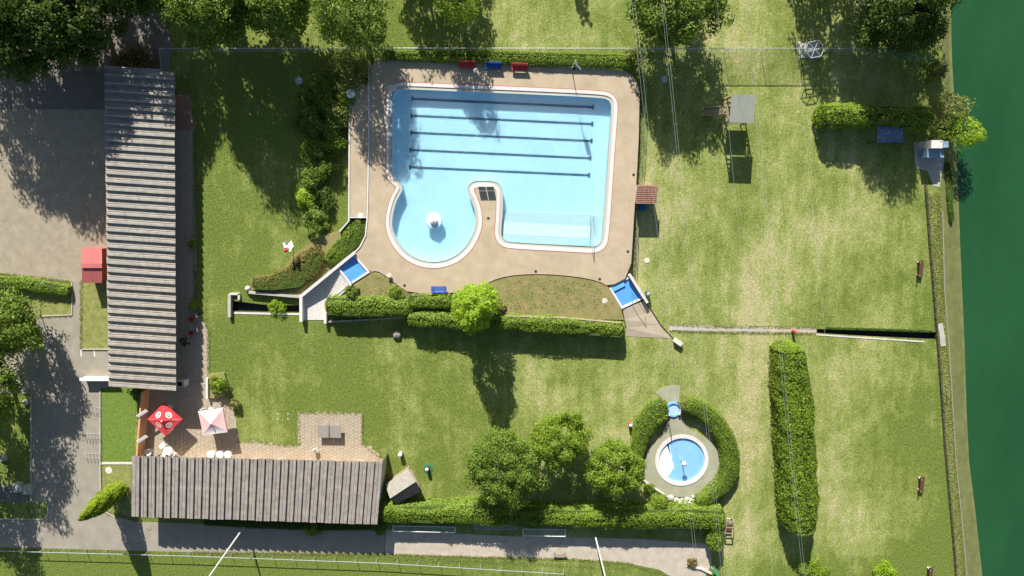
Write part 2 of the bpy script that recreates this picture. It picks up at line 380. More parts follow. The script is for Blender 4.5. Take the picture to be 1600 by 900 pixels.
def tree(name, label, px, py, h, r, m, n=9000, size=.30, rz=None, clumps=150, clump=.20, cat='tree', group=None, z0=0., low=-.8, rough=.25, wide=1.0):
    """px, py: where the middle of the crown is seen from above"""
    rz = rz or h * .46; zc = h - rz
    p = U(px, py, zc + z0); base = (p.x, p.y, z0)
    t = thing(name, label, cat, base, 0, group)
    P, Nn, C = crown_points((p.x, p.y, zc + z0), r, rz, n, clumps, clump, low, rough)
    P[:, 2] = np.maximum(P[:, 2], z0 + .05)
    leaves('crown', P, Nn, size, m, t)
    mb = MB(); tr = max(.05, h * .022)
    mid = Vector((p.x + random.uniform(-.2, .2), p.y + random.uniform(-.2, .2), z0 + zc * .6))
    mb.tube([base, mid, (p.x, p.y, z0 + zc + rz * .55)], [tr * 1.25, tr, tr * .35], 8)
    trunk = mb.build('trunk', M_bark, t, True)
    for i in range(min(8, len(C))):
        q = Vector(C[i]); s = Vector((p.x, p.y, z0 + zc * (.55 + .08 * i)))
        MB().tube([s, s.lerp(q, .5) + Vector((0, 0, .15)), q], [tr * .5, tr * .32, tr * .1], 5).build('limb', M_bark, trunk, True)
    return t
def hedge(name, label, spine, hw, h, m, dens=70, size=.20, z0=0., group=None, cat='hedge', bulge=.10, sq=3.0, ramp=.82):
    """spine: points (px, py) along the middle of the top; hw: half width in px (one number or one for each point)"""
    if not hasattr(hw, '__len__'): hw = [hw] * len(spine)
    W = [U(p[0], p[1], z0 + h * ramp) for p in spine]; HWm = [q * .0735 for q in hw]
    cum = [0.]
    for i in range(1, len(W)): cum.append(cum[-1] + (W[i] - W[i - 1]).length)
    Lt = cum[-1]
    t = thing(name, label, cat, (W[0].x, W[0].y, z0), 0, group)
    per = 2 * np.mean(HWm) + 2 * h
    n = int(Lt * per * dens)
    s = rng.uniform(-.02, 1.02, n) * Lt; a = rng.uniform(0, math.pi, n)
    Wx = np.array([[q.x, q.y] for q in W]); cu = np.array(cum)
    x = np.interp(s, cu, Wx[:, 0]); y = np.interp(s, cu, Wx[:, 1]); hwid = np.interp(s, cu, np.array(HWm))
    s2 = np.clip(s + .3, 0, Lt); s1 = np.clip(s - .3, 0, Lt)
    tx = np.interp(s2, cu, Wx[:, 0]) - np.interp(s1, cu, Wx[:, 0]); ty = np.interp(s2, cu, Wx[:, 1]) - np.interp(s1, cu, Wx[:, 1])
    ln = np.hypot(tx, ty) + 1e-6; tx /= ln; ty /= ln; nx, ny = -ty, tx
    ca, sa = np.cos(a), np.sin(a)
    cx = np.sign(ca) * np.abs(ca) ** (2 / sq); cz = np.abs(sa) ** (2 / sq)
    # round the ends
    e = np.minimum(np.minimum(s + .02 * Lt, Lt * 1.02 - s) / np.maximum(hwid * .9, .3), 1.); e = np.clip(e, 0, 1); end = np.sqrt(np.clip(1 - (1 - e) ** 2, .02, 1))
    lx, ly, lz = x + nx * cx * hwid, y + ny * cx * hwid, cz * h; acc = 0.
    for fq, am in ((.8, .5), (1.7, .45), (3.2, .4), (5.5, .35), (8., .25)):
        for _ in range(3):
            kv = unit(rng.normal(size=(1, 3)))[0] * fq; acc = acc + am * .6 * np.sin(lx * kv[0] + ly * kv[1] + lz * kv[2] + rng.uniform(0, 6.3))
    wob = 1 + bulge * acc
    dep = 1 - rng.exponential(.035, n)
    off = cx * hwid * wob * dep * end; zz = z0 + .05 + cz * (h - .05) * (1 + (wob - 1) * .7) * (dep * .5 + .5) * (end * .25 + .75)
    P = np.stack([x + nx * off, y + ny * off, zz], 1) + rng.normal(size=(n, 3)) * .04
    Nn = np.stack([nx * cx, ny * cx, cz + .25], 1) + rng.normal(size=(n, 3)) * .33
    for (i0, i1) in ((0, 1), (-1, -2)):
        q0, q1 = W[i0], W[i1]; dd = (q0 - q1); dd.z = 0; dd.normalize(); ne = int(2 * HWm[i0] * h * dens * 1.2); uu = rng.uniform(-1, 1, ne); vv = rng.uniform(0, 1, ne) ** .9
        kk_ = np.abs(uu) ** 3 + vv ** 3 < 1.0; uu, vv = uu[kk_], vv[kk_]; ou = HWm[i0] * .55 * (1 - uu ** 2 * .7 - vv ** 3 * .5) - .25 + rng.normal(0, .07, len(uu))
        Pe = np.stack([q0.x + dd.x * ou - dd.y * uu * HWm[i0] * .95, q0.y + dd.y * ou + dd.x * uu * HWm[i0] * .95, z0 + .05 + vv * h * .93], 1)
        P = np.concatenate([P, Pe]); Nn = np.concatenate([Nn, np.array([dd.x, dd.y, .35]) + rng.normal(size=(len(uu), 3)) * .4])
    leaves('foliage', P, Nn, size, m, t)
    mb = MB(); A = []; B = []; A2 = []; B2 = []
    for i, q in enumerate(W):
        d = (W[min(i + 1, len(W) - 1)] - W[max(i - 1, 0)]); d.z = 0; d.normalize(); nn = Vector((-d.y, d.x, 0)) * HWm[i] * .74
        A.append((q + nn).to_2d().to_3d() + Vector((0, 0, z0))); B.append((q - nn).to_2d().to_3d() + Vector((0, 0, z0)))
        A2.append(A[-1] + Vector((0, 0, h * .84))); B2.append(B[-1] + Vector((0, 0, h * .84)))
    mb.strip(B2, A2); mb.strip(A2, A); mb.strip(B, B2); mb.add([A[0], B[0], B2[0], A2[0]], [(0, 1, 2, 3)]); mb.add([A[-1], B[-1], B2[-1], A2[-1]], [(3, 2, 1, 0)])
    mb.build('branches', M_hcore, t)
    return t
def shrub(name, label, px, py, r, h, m, n=1500, size=.2, z0=0., group=None, cat='shrub', rough=.2):
    rp = r * .0735
    p = U(px, py, z0 + h * .6); t = thing(name, label, cat, (p.x, p.y, z0), 0, group)
    P, Nn, C = crown_points((p.x, p.y, z0 + h * .45), rp, h * .55, n, 26, .34, -.7, rough); P[:, 2] = np.maximum(P[:, 2], z0 + .03)
    leaves('foliage', P, Nn, size, m, t)
    mb = MB()
    for i in range(5):
        q = Vector(C[i % len(C)]); mb.tube([(p.x, p.y, z0), q], [.04, .012], 5)
    mb.build('stems', M_bark, t); return t

# ------------------------------------------------------------------ the ground, water, roads
BANK = [(1462, -120), (1468, 0), (1474, 90), (1478, 200), (1471, 300), (1474, 380), (1477, 450), (1484, 540), (1490, 640), (1495, 720), (1503, 800), (1512, 900), (1520, 1020)]
WLINE = [(1478, -120), (1482, 0), (1484, 90), (1490, 200), (1494, 300), (1497, 380), (1500, 450), (1504, 540), (1507, 640), (1511, 720), (1521, 800), (1532, 900), (1540, 1020)]
bk = UL(BANK, 0.); wl = UL(WLINE, -1.0)
ditch_e = [(1275, 514), (1350, 516), (1462, 519), (1462, 530), (1350, 525), (1275, 520)]
ditch_w = [(364, 470), (412, 476), (470, 477), (470, 488), (410, 487), (364, 486)]
outer = [Vector((-320, 320, 0)), Vector((bk[0].x - 6, 320, 0))] + bk + [Vector((bk[-1].x + 6, -320, 0)), Vector((-320, -320, 0))]
mb = MB(); DE = UL(ditch_e); DW = UL(ditch_w)
poly_holes(mb, outer, [DE, DW], 0.0)
structure(mb.build('ground', M_lawn))
B0 = [Vector((bk[0].x - 6, 320, 0))] + bk + [Vector((bk[-1].x + 6, -320, 0))]
W0 = [Vector((wl[0].x - 6, 320, -1.0))] + wl + [Vector((wl[-1].x + 6, -320, -1.0))]
W1 = [v + Vector((2.0, 0, -.30)) for v in W0]; W2 = [v + Vector((9, 0, -3.5)) for v in W0]; W3 = [Vector((320, v.y, -4.5)) for v in W0]
mb = MB(); Bm = [a.lerp(b, .35) + Vector((0, 0, .05)) for a, b in zip(B0, W0)]
mb.strip(Bm, B0); mb.strip(W0, Bm)
structure(mb.build('river_bank', M_mud))
mb = MB(); mb.strip(W1, W0); mb.strip(W2, W1); mb.strip(W3, W2)
structure(mb.build('river_bed', M_mud))
mb = MB(); mb.strip([Vector((320, v.y, -1.04)) for v in W0], [v + Vector((-.3, 0, -.04)) for v in W0])
structure(mb.build('river_water', M_river))
for nm, D in (('ditch', DE), ('ditch', DW)):
    mb = MB(); lo = [v + Vector((0, 0, -.7)) for v in D]; mb.ring(D, lo); mb.add(lo, [tuple(range(len(lo)))])
    structure(mb.build(nm, M_ditch))
def sheet(name, pts, z, m, kind='structure', thick=0.0):
    P = UL(pts, z); mb = MB()
    if thick: mb.prism(P, z - thick, z)
    else:
        a = sum(P[i].x * P[(i + 1) % len(P)].y - P[(i + 1) % len(P)].x * P[i].y for i in range(len(P)))
        mb.add(P if a > 0 else P[::-1], [tuple(range(len(P)))])
    o = mb.build(name, m); structure(o, kind); return o
sheet('gravel_yard', [(-200, 168), (0, 168), (180, 170), (182, 445), (126, 438), (126, 442), (112, 441), (0, 428), (-200, 424)], .008, M_gravel)
sheet('asphalt_yard', [(-200, -100), (165, -100), (268, 56), (268, 112), (182, 112), (180, 169), (0, 167), (-200, 167)], .012, M_asph)
sheet('road', [(112, 440), (127, 441), (127, 546), (182, 546), (182, 606), (157, 606), (158, 795), (168, 806), (215, 815), (602, 828), (600, 866), (300, 863), (0, 855), (-200, 850), (-200, 812), (68, 812), (75, 806), (75, 788), (70, 785), (48, 784), (48, 617), (44, 615), (-200, 615), (-200, 575), (0, 560), (60, 495), (112, 493)], .016, M_road)
sheet('gravel_lane', [(603, 828), (800, 838), (1000, 842), (1110, 850), (1112, 880), (1100, 905), (1080, 960), (1056, 960), (1050, 902), (1030, 890), (980, 880), (900, 874), (800, 872), (601, 866)], .012, M_sand)
sheet('paved_corner', [(-60, 757), (44, 757), (44, 784), (-60, 784)], .012, M_asph)
sheet('verge', [(157, 608), (222, 607), (212, 640), (208, 720), (157, 722)], .02, M_lush)
sheet('verge', [(127, 440), (170, 438), (172, 545), (127, 545)], .02, M_rough)
sheet('verge', [(-200, 426), (0, 430), (60, 436), (112, 442), (112, 491), (60, 493), (-200, 490)], .02, M_rough)
sheet('verge', [(160, 727), (205, 726), (206, 812), (180, 808), (166, 800), (158, 785)], .02, M_rough)
def kerb(name, pts, wpx, hgt, m, label, cat='kerb', z0=0.):
    P = UL(pts, z0 + hgt); A = []; B = []
    for i, q in enumerate(P):
        d = P[min(i + 1, len(P) - 1)] - P[max(i - 1, 0)]; d.z = 0; d.normalize(); n = Vector((-d.y, d.x, 0)) * wpx * .0735 * .5
        A.append(q + n); B.append(q - n)
    loop = B + A[::-1]
    mb = MB(); mb.prism(loop, z0 - .02, z0 + hgt); o = mb.build(name, m)
    return tag(o, label, cat)
kerb('kerb', [(156, 606), (156, 722), (157, 800)], 2, .10, M_conc, 'straight concrete kerb between road and bright verge lawn')
kerb('kerb', [(157, 724), (207, 724)], 3.5, .08, M_stonew, 'short pale stone edging across the verge lawn above the conifers', 'edging')
kerb('kerb', [(158, 786), (166, 801), (182, 810)], 2, .10, M_conc, 'curved kerb round the verge tip below the leaning conifers')
kerb('kerb', [(48, 616), (48, 784)], 2, .10, M_conc, 'kerb between road and the tree-shaded plot at the left edge')
kerb('kerb', [(-30, 811), (66, 812), (74, 806), (75, 788)], 2, .10, M_conc, 'kerb round the small shaded verge in the bottom left corner')
kerb('kerb', [(112, 441), (112, 492), (60, 494)], 2, .10, M_conc, 'kerb along the planted strip beneath the gravel yard')
kerb('edging', [(127, 546), (170, 546)], 1.5, .14, M_conc, 'low edging between grass strip and parking bays', 'edging')
kerb('kerb', [(0, 168), (160, 170)], 2, .06, M_asph, 'dark joint strip between asphalt yard and gravel yard', 'edging')
kerb('edging', [(365, 489), (412, 490), (470, 491)], 3, .05, M_stonew, 'pale concrete rim on the lawn side of the left ditch', 'edging')
kerb('edging', [(1275, 523), (1350, 528), (1445, 534)], 2, .05, M_stonew, 'crumbling pale concrete rim below the long dark ditch', 'edging')
for px in (126.5, 147.5):
    P = U(px, 551, .02)
    tag(MB().box((P.x, P.y, .022), (.12, .95, .006)).build('bay_marking', M_white), 'left white parking bay line beside the long roof' if px < 130 else 'right white parking bay line beside the long roof', 'road marking')
for i, (a, b, c, d, lb) in enumerate(((1050, 507, 1116, 518, 'longest'), (1148, 510, 1192, 519, 'middle'), (1197, 511, 1272, 520, 'sandy eastern'))):
    sheet('path_slab', [(a, b - .5), (c, b + 1.5), (c, d), (a, d - 2)], .03, M_conc if i < 2 else M_sand, thick=.05)
sheet('sand_path', [(1046, 507), (1116, 510), (1276, 512), (1276, 521), (1200, 521), (1116, 519), (1046, 517)], .012, M_sand)
sheet('river_path', [(1449, 300), (1462, 300), (1476, 520), (1500, 840), (1508, 960), (1496, 960), (1488, 840), (1464, 520)], .008, M_rough)

# ------------------------------------------------------------------ pool terrace
ZD = 1.2
deck_px = [(577, 225), (577.5, 150), (578, 118), (581, 103), (588, 94), (600, 91), (625, 91.5), (700, 95), (800, 100), (900, 105), (970, 109), (985, 115), (994, 125), (999, 140), (999, 160), (998, 225), (990, 350), (985, 431), (952, 448), (935, 439), (900, 432), (850, 428), (810, 429), (780, 434), (755, 445), (705, 460), (640, 458), (622, 446), (604, 432), (590, 423), (577, 425), (552, 397), (563, 386), (571, 370), (574, 345)]
water_px = [(613, 165), (613, 235), (613, 268), (614, 274), (621, 281), (627, 287), (629, 294), (626, 302), (620, 312), (614, 332), (612, 350), (615, 364), (621, 378), (635, 395), (655, 406.5), (677, 410), (700, 406.5), (721, 394), (736, 374), (744, 352), (743, 332), (737, 314), (732, 304), (730, 296), (733, 288), (741, 283), (755, 282), (770, 283), (779, 286), (785, 294), (786, 305), (785, 340), (783, 362), (784, 370), (789, 376), (798, 378.5), (860, 382), (920, 385.5), (932, 385), (939, 379), (941, 368), (944, 332), (951, 225), (955, 175), (955, 163), (951, 156), (942, 153), (900, 150.5), (800, 146), (700, 142), (632, 139), (621, 140), (615, 146), (613, 154)]
def loopxy(px, z): return [(v.x, v.y) for v in UL(px, z)]
deck = ccw(smooth_loop(loopxy(deck_px, ZD), 1))
wat = ccw(smooth_loop(loopxy(water_px, ZD), 2))
c1 = offset_loop(wat, .34); c2 = offset_loop(wat, .70); c3 = offset_loop(wat, .78)
mb = MB(); poly_holes(mb, deck, [c3], ZD)
structure(mb.build('pool_deck', M_deck))
mb = MB(); mb.ring([(p[0], p[1], -.05) for p in deck], [(p[0], p[1], ZD) for p in deck])
structure(mb.build('deck_retaining_wall', M_offw))
ZW = ZD - .10; ZF = .10
pool = thing('swimming_pool', 'large swimming pool with straight lanes and a round bay', 'pool', (*wat[0], ZF))
r3 = lambda L, z: [(p[0], p[1], z) for p in L]
mb = MB(); mb.add(r3(wat, ZF), [tuple(range(len(wat)))]); fl = mb.build('pool_floor', M_pool, pool)
MB().ring(r3(wat, ZD + .01), r3(wat, ZF - .01)).build('pool_wall', M_pool, pool)
mb = MB(); mb.ring(r3(c1, ZD - .045), r3(wat, ZD - .06)); mb.ring(r3(wat, ZD - .06), r3(wat, ZD - .2)); mb.build('overflow_grate', M_grate, pool)
mb = MB(); mb.ring(r3(c1, ZD + .03), r3(c1, ZD - .05)); mb.ring(r3(c2, ZD + .035), r3(c1, ZD + .03)); mb.ring(r3(c2, ZD - .02), r3(c2, ZD + .035)); mb.build('coping', M_coping, pool)
mb = MB(); mb.ring(r3(c3, ZD + .004), r3(c2, ZD + .004)); mb.build('brick_edge_line', M_tilered, pool)
mb = MB(); mb.add(r3(wat, ZW), [tuple(range(len(wat)))]); mb.build('water', M_pwater, pool)
for (x0, y0, x1, y1) in ((646, 154.5, 925, 167.5), (644.5, 181, 924, 194), (644, 207.5, 923, 220.5), (643, 234.5, 921, 247.5), (642, 261.5, 919, 274)):
    a, b = U(x0, y0, ZF), U(x1, y1, ZF); d = (b - a).normalized(); n = Vector((-d.y, d.x, 0)); z = Vector((0, 0, .004))
    lp = [a - n * .13, b - n * .13, b - n * .28, b + d * .22 - n * .28, b + d * .22 + n * .28, b + n * .28, b + n * .13, a + n * .13, a + n * .28, a - d * .22 + n * .28, a - d * .22 - n * .28, a - n * .28]
    MB().add([q + z for q in lp], [tuple(range(12))]).build('lane_line', M_lane, pool)
# submerged steps in the south-east bay
def bay(y0, y1, z, m, nm, x0=786.5, x1=923.0):
    sk = lambda x, y: (x, y + (x - 786) * .047)
    P = UL([sk(x0, y0), sk(x1, y0), sk(x1 - 1.2, y1), sk(x0 - 1.5, y1)], z)
    MB().prism(P, ZF + .002, z).build(nm, m, pool)
for i in range(4): bay(329 + i * 4.6, 333.3 + i * 4.6, .24 + i * .12, M_pstep, 'pool_step')
bay(347.4, 365.5, .70, M_pwht, 'shallow_platform')
for i in range(3): bay(365.8 + i * 4.2, 369.8 + i * 4.2, .78 + i * .09, M_pstep, 'pool_step')
P = UL([(925, 336), (943, 337), (940, 372), (935, 383), (922, 384)], .35)
MB().prism(P, ZF + .003, .35).build('side_step', M_pstep, pool)
a, b = U(927, 339, ZD + .9), U(926, 392, ZD + .9)
mb = MB(); mb.tube([U(927, 339, .4), a, b, U(926, 392, ZD)], .03, 6); mb.build('handrail', M_steel, pool)
# fountain in the round bay
c = U(678, 345, ZW)
fo = thing('fountain', 'white mushroom fountain in the round bay of the big pool', 'fountain', (c.x, c.y, ZF))
local('base', MB().lathe((0, 0, 0), [(.75, 0), (.75, .55), (.62, .72), (.2, .86)], 28), M_pwht, fo, True)
local('bowl_rim', MB().lathe((0, 0, ZW - ZF), [(.92, -.22), (.95, -.06), (.86, .0), (.6, .02)], 28), M_pool, fo, True)
local('dome', MB().lathe((0, 0, ZW - ZF), [(.30, 0), (.46, .12), (.42, .30), (.24, .42), (.05, .46)], 20), M_white, fo, True)
local('nozzle', MB().lathe((0, 0, ZW - ZF + .45), [(.06, 0), (.06, .22), (.03, .26)], 8), M_tilered, fo, True)
# west walkway and planting beds
sheet('walkway', [(546, 132), (575, 132), (574.5, 225), (572, 338), (546, 338), (546, 260)], 1.0, M_deck, thick=1.0)
kerb('low_wall', [(546, 132), (545.5, 250), (545, 345), (530, 362)], 2, 1.1, M_offw, 'thin grey retaining wall along the west edge of the walkway', 'wall')
kerb('low_wall', [(576, 100), (576, 225), (573.5, 342), (571, 368), (562, 386), (552, 396)], 2, 1.3, M_offw, 'thin curving kerb wall between walkway and pool deck', 'wall')
kerb('edging', [(546, 339.5), (573, 339.5)], 2, 1.03, M_offw, 'short kerb closing the south end of the walkway', 'edging')
sheet('south_bed', [(577, 425.5), (590, 423.5), (604, 432.5), (622, 446.5), (640, 458.5), (705, 460.5), (755, 445.5), (780, 434.5), (810, 429.5), (850, 428.5), (900, 432.5), (935, 439.5), (951, 449), (971, 484), (975, 500), (640, 492), (520, 470), (548, 446)], 1.12, M_bed, thick=1.1)
sheet('west_bed', [(546, 345), (574, 345), (570, 372), (552, 396), (470, 462), (392, 453), (392, 436), (440, 428), (455, 400), (500, 370), (530, 360)], .45, M_bed, thick=.45)
# hatch panel on the deck peninsula
ht = thing('grid_hatch', 'dark framed hatch with slatted panels on the deck peninsula', 'hatch', U(762, 302, ZD))
mb = MB(); H = UL([(746, 291), (772, 291), (776, 313), (751, 313)], ZD + .03); mb.prism(H, ZD + .001, ZD + .03); mb.build('frame', M_grate, ht)
for i in range(2):
    for (v0, v1) in ((.03, .30), (.34, .97)):
        q = lambda u, v: (746 + 26 * u + 4.5 * v, 291 + 22 * v)
        u0, u1 = .03 + i * .49, .48 + i * .49
        MB().prism(UL([q(u0, v0), q(u1, v0), q(u1, v1), q(u0, v1)], ZD + .05), ZD + .02, ZD + .05).build('panel', M_dark, ht)
for (px, py, lab) in ((763, 341, 'small dark floor drain on the deck peninsula below the hatch'), (990, 273, 'dark floor drain on the deck just above the tiled kiosk'), (981, 393, 'dark floor drain at the deck edge below the tiled kiosk'), (837, 424, 'dark floor drain above the middle of the south bed'), (937, 436, 'dark floor drain close to the east foot bath'), (632, 446, 'dark floor drain left of the southern blue bench'), (897, 107, 'dark floor drain at the foot of the tall flag pole'), (680, 97, 'dark floor drain left of the red and blue benches'), (999 - 3, 148, 'dark floor drain at the north-east deck corner')):
    p = U(px, py, ZD); t = tag(MB().lathe((p.x, p.y, ZD + .002), [(.16, 0), (.16, .02), (.1, .025)], 10).build('floor_drain', M_dark), lab, 'drain', 'drains in the pool deck')
kerb('deck_corner_slab', [(606, 139), (620, 137)], 10, .03, M_coping, 'pale triangular slab at the north-west pool corner', 'slab', ZD)

# stairs on the west, foot baths, ramp on the east
st = thing('stairs', 'pale stone stairs descending from blue foot bath to the lawn', 'stairs', U(500, 470, 0))
Lt, Lb, Rt, Rb = (527, 418), (497, 443), (546, 444), (517, 469); ns = 10
for i in range(ns):
    f0, f1 = i / ns, (i + 1) / ns
    lerp = lambda a, b, f: (a[0] + (b[0] - a[0]) * f, a[1] + (b[1] - a[1]) * f)
    z = 1.05 - .1 * i
    P = UL([lerp(Lt, Lb, f0), lerp(Lt, Lb, f1), lerp(Rt, Rb, f1), lerp(Rt, Rb, f0)], z)
    MB().prism(P, .01, z).build('step', M_stonew, st)
P = UL([(497, 443), (517, 469), (510, 476), (508, 500), (471, 500), (471, 464)], .06); MB().prism(P, 0.005, .06).build('landing', M_stonew, st)
def wall_line(name, pts, wpx, z0, z1, m, parent):
    P = [U(x, y, zz) for (x, y, zz) in pts]; mb = MB()
    for a, b in zip(P[:-1], P[1:]):
        d = (b - a); d.z = 0; d.normalize(); n = Vector((-d.y, d.x, 0)) * wpx * .0367; e = d * wpx * .03
        A = [a - e - n, b + e - n, b + e + n, a - e + n]
        lo = [(v.x, v.y, z0) for v in A]; hi = [tuple(v) for v in A]
        mb.add(lo + hi, [(0, 1, 5, 4), (1, 2, 6, 5), (2, 3, 7, 6), (3, 0, 4, 7), (4, 5, 6, 7)])
    return mb.build(name, m, parent)
wall_line('side_wall', [(470, 501, .95), (470, 463, .95), (552, 396, 1.75)], 4.5, 0, 1, M_offw, st)
wall_line('side_wall', [(508, 504, .75), (508, 486, .8)], 4, 0, 1, M_offw, st)
wall_line('side_wall', [(521, 470, .9), (547, 446, 1.55)], 2.5, 0, 1, M_offw, st)
mb = MB(); mb.tube([U(544, 428, 1.15), U(544, 428, 2.05), U(548, 441, 2.05), U(548, 441, 1.15)], .025, 6); mb.build('handrail', M_steel, st)
def basin(label, quad, z, rim=1.6):
    c = U(sum(q[0] for q in quad) / 4, sum(q[1] for q in quad) / 4, z); t = thing('foot_bath', label, 'foot bath', c)
    MB().prism(UL(quad, z), .02, z).build('floor', M_bath, t)
    mb = MB()
    P = UL(quad, z + .16)
    for i in range(4):
        a, b = P[i], P[(i + 1) % 4]; d = (b - a).normalized(); n = Vector((-d.y, d.x, 0)) * .11
        mb.prism([a - n - d * .1, b - n + d * .1, b + n + d * .1, a + n - d * .1], z - .3, z + .16 + i * .003)
    mb.build('rim', M_offw, t)
    q2 = [Vector((v.x, v.y, z + .07)).lerp(Vector((c.x, c.y, z + .07)), .05) for v in P]
    ar = sum(q2[i].x * q2[(i + 1) % 4].y - q2[(i + 1) % 4].x * q2[i].y for i in range(4))
    MB().add(q2 if ar > 0 else q2[::-1], [(0, 1, 2, 3)]).build('water', M_kwater, t); return t
basin('blue foot bath at the head of the stone stairs', [(552, 398), (576, 425), (547, 443.5), (528, 418)], 1.08)
eb = basin('blue foot bath at the east corner of the deck above the ramp', [(953, 449), (985, 432.5), (1004, 466), (972, 481)], .80)
wall_line('side_wall', [(985, 431, 1.6), (1000, 455, 1.5), (1011, 472, 1.35)], 4, .02, 1, M_offw, eb)
mb = MB(); P = [U(*q) for q in ((954, 449.5, .9), (974, 440, .9), (977, 446, .9), (958, 456, .9))]; mb.prism(P, .78, .98); mb.build('basin_step', M_bath, eb)
mb = MB(); mb.tube([U(987, 458, 1.05), U(987, 458, 1.9), U(1008, 488, 1.5), U(1008, 490, .8)], .025, 6); mb.build('handrail', M_brown, eb)
rp_ = thing('ramp', 'tan paved ramp flaring from the east foot bath to the lawn', 'ramp', U(1000, 505, 0))
A = UL([(973, 483, .86), (976, 500, .56), (979, 512, .32), (977.5, 525.5, .03)]); B = UL([(1006, 470, .86), (1019, 486, .56), (1032, 507, .30), (1052, 529, .03)])
mb = MB(); mb.strip(A, B); mb.strip([Vector((v.x, v.y, 0)) for v in A], A); mb.strip(B, [Vector((v.x, v.y, 0)) for v in B]); mb.build('surface', M_ramp, rp_)
mb = MB(); mb.tube([v + Vector((0, 0, .04)) for v in B], .06, 6); mb.build('edge_kerb', M_brown, rp_)
p = U(1058, 533, 0); tag(MB().box((p.x, p.y, .28), (.95, .45, .55), math.radians(-35)).box((p.x, p.y, .58), (1.05, .53, .06), math.radians(-35)).build('end_block', M_stonew), 'pale stone block at the foot of the east ramp', 'block')
# left ditch headwalls
hw_ = thing('culvert_headwall', 'weathered concrete headwall at the west end of the ditch', 'headwall', U(358, 475, 0))
wall_line('wall', [(358, 494, .55), (358, 462, .55)], 4.5, 0, .5, M_conc, hw_)
wall_line('wing_wall', [(360, 459.5, .35), (373, 459.5, .35), (373, 467, .35)], 3, 0, .3, M_stonew, hw_)
wall_line('low_wall', [(390, 457, .6), (470, 464, .6)], 4, 0, .5, M_conc, None)
tag(bpy.data.objects['low_wall.003'] if 'low_wall.003' in bpy.data.objects else bpy.data.objects[[k for k in bpy.data.objects.keys() if k.startswith('low_wall')][-1]], 'low concrete wall between reddish shrubs and the ditch', 'wall')
mb = MB(); p = U(387, 451, .3); mb.lathe((p.x, p.y, 0), [(.3, 0), (.32, .35), (.2, .62), (.08, .7)], 10); tag(mb.build('marker_stone', M_stonew, None, True), 'rounded pale stone at the west tip of the shrub bed', 'stone')

# ------------------------------------------------------------------ buildings with corrugated roofs
def profile(p, d=.20):
    return [(0, 0), (.34 * p, .0), (.40 * p, d * .60), (.50 * p, d * .66), (.515 * p, d * .42), (.56 * p, d * .42), (.60 * p, d * .93), (.70 * p, d), (.95 * p, d * 1.02), (1.0 * p, -.02)]
def corrugated(name, label, quad, n, along, wallm, roofm, z_hi, z_lo, inset, depth=.2, inset2=.1):
    """quad: px corners TL TR BR BL of the roof; ribs run along 'x' or 'y'"""
    TL, TR, BR, BL = (Vector((q[0], q[1], 0)) for q in quad)
    def pt(u, v, dz=0.):
        a = TL.lerp(TR, u); b = BL.lerp(BR, u); q = a.lerp(b, v)
        z = (z_hi + (z_lo - z_hi) * (u if along == 'x' else 1 - v)) + dz
        return U(q.x, q.y, z)
    c = pt(.5, .5); t = thing(name, label, 'building', (c.x, c.y, 0))
    W = [pt(*q) for q in ((inset, inset * .25), (1 - inset2, inset * .25), (1 - inset2, 1 - inset * .25), (inset, 1 - inset * .25))] if along == 'x' else [pt(*q) for q in ((inset * .25, inset), (1 - inset * .25, inset), (1 - inset * .25, 1 - inset), (inset * .25, 1 - inset))]
    mb = MB()
    for i in range(4):
        a, b = W[i], W[(i + 1) % 4]; mb.add([(a.x, a.y, 0), (b.x, b.y, 0), (b.x, b.y, b.z - .06), (a.x, a.y, a.z - .06)], [(3, 2, 1, 0)])
    wall = mb.build('wall', wallm, t)
    roof = MB().add([pt(.01, .01, -.12), pt(.99, .01, -.12), pt(.99, .99, -.12), pt(.01, .99, -.12)], [(3, 2, 1, 0)]).build('roof', M_dark, t)
    for i in range(n):
        f0, f1 = i / n, (i + 1) / n; nseg = 1
        j = random.uniform(-.012, .012); e0 = random.uniform(0, .012); e1 = random.uniform(0, .012)
        for (g0, g1, lift) in ((0., .505, 0.), (.495, 1., .028)):
            mb = MB(); A = []; B = []; sl2 = random.uniform(-.006, .006)
            for q_, zz in profile(1., depth):
                f = f0 + (f1 - f0) * q_ + sl2 * (f1 - f0)
                a0, a1 = g0 - (e0 if g0 == 0 else random.uniform(0, .002)), g1 + (e1 if g1 == 1 else 0)
                if along == 'x': A.append(pt(a0, f, zz + j + lift)); B.append(pt(a1, f, zz + j + lift))
                else: A.append(pt(f, a0, zz + j + lift)); B.append(pt(f, a1, zz + j + lift))
            mb.strip(B, A) if along == 'x' else mb.strip(A, B)
            th = Vector((0, 0, -.05)); mb.strip(A, [v + th for v in A]); mb.strip([v + th for v in B], B)
            mb.build('roof_sheet', roofm, roof)
    return t, W, wall
lb, LW, lwall = corrugated('changing_building', 'long low building with ribbed pale roof beside the gravel yard', [(163.5, 106), (272, 113), (274.5, 611), (170, 604)], 39, 'x', M_cream, M_roof, 3.3, 3.2, .10, .33, .30)
bb, BW, bwall = corrugated('cafe_building', 'low building with ribbed brown-grey roof along the bottom lane', [(206, 713), (598, 722), (590, 819), (205.5, 807)], 32, 'y', M_orange, M_roof2, 3.25, 3.1, .17, .24)
def wall_rect(parent, a, b, f0, f1, z0, z1, m, nm, out=.03, sub=None):
    d = (b - a); d.z = 0; L = d.length; d.normalize(); n = Vector((d.y, -d.x, 0))
    p0 = a + d * L * f0; p1 = a + d * L * f1; c = (p0 + p1) / 2 + n * out * .5
    return MB().box((c.x, c.y, (z0 + z1) / 2), ((p1 - p0).length, out + .04, z1 - z0), math.atan2(d.y, d.x)).build(nm, m, parent)
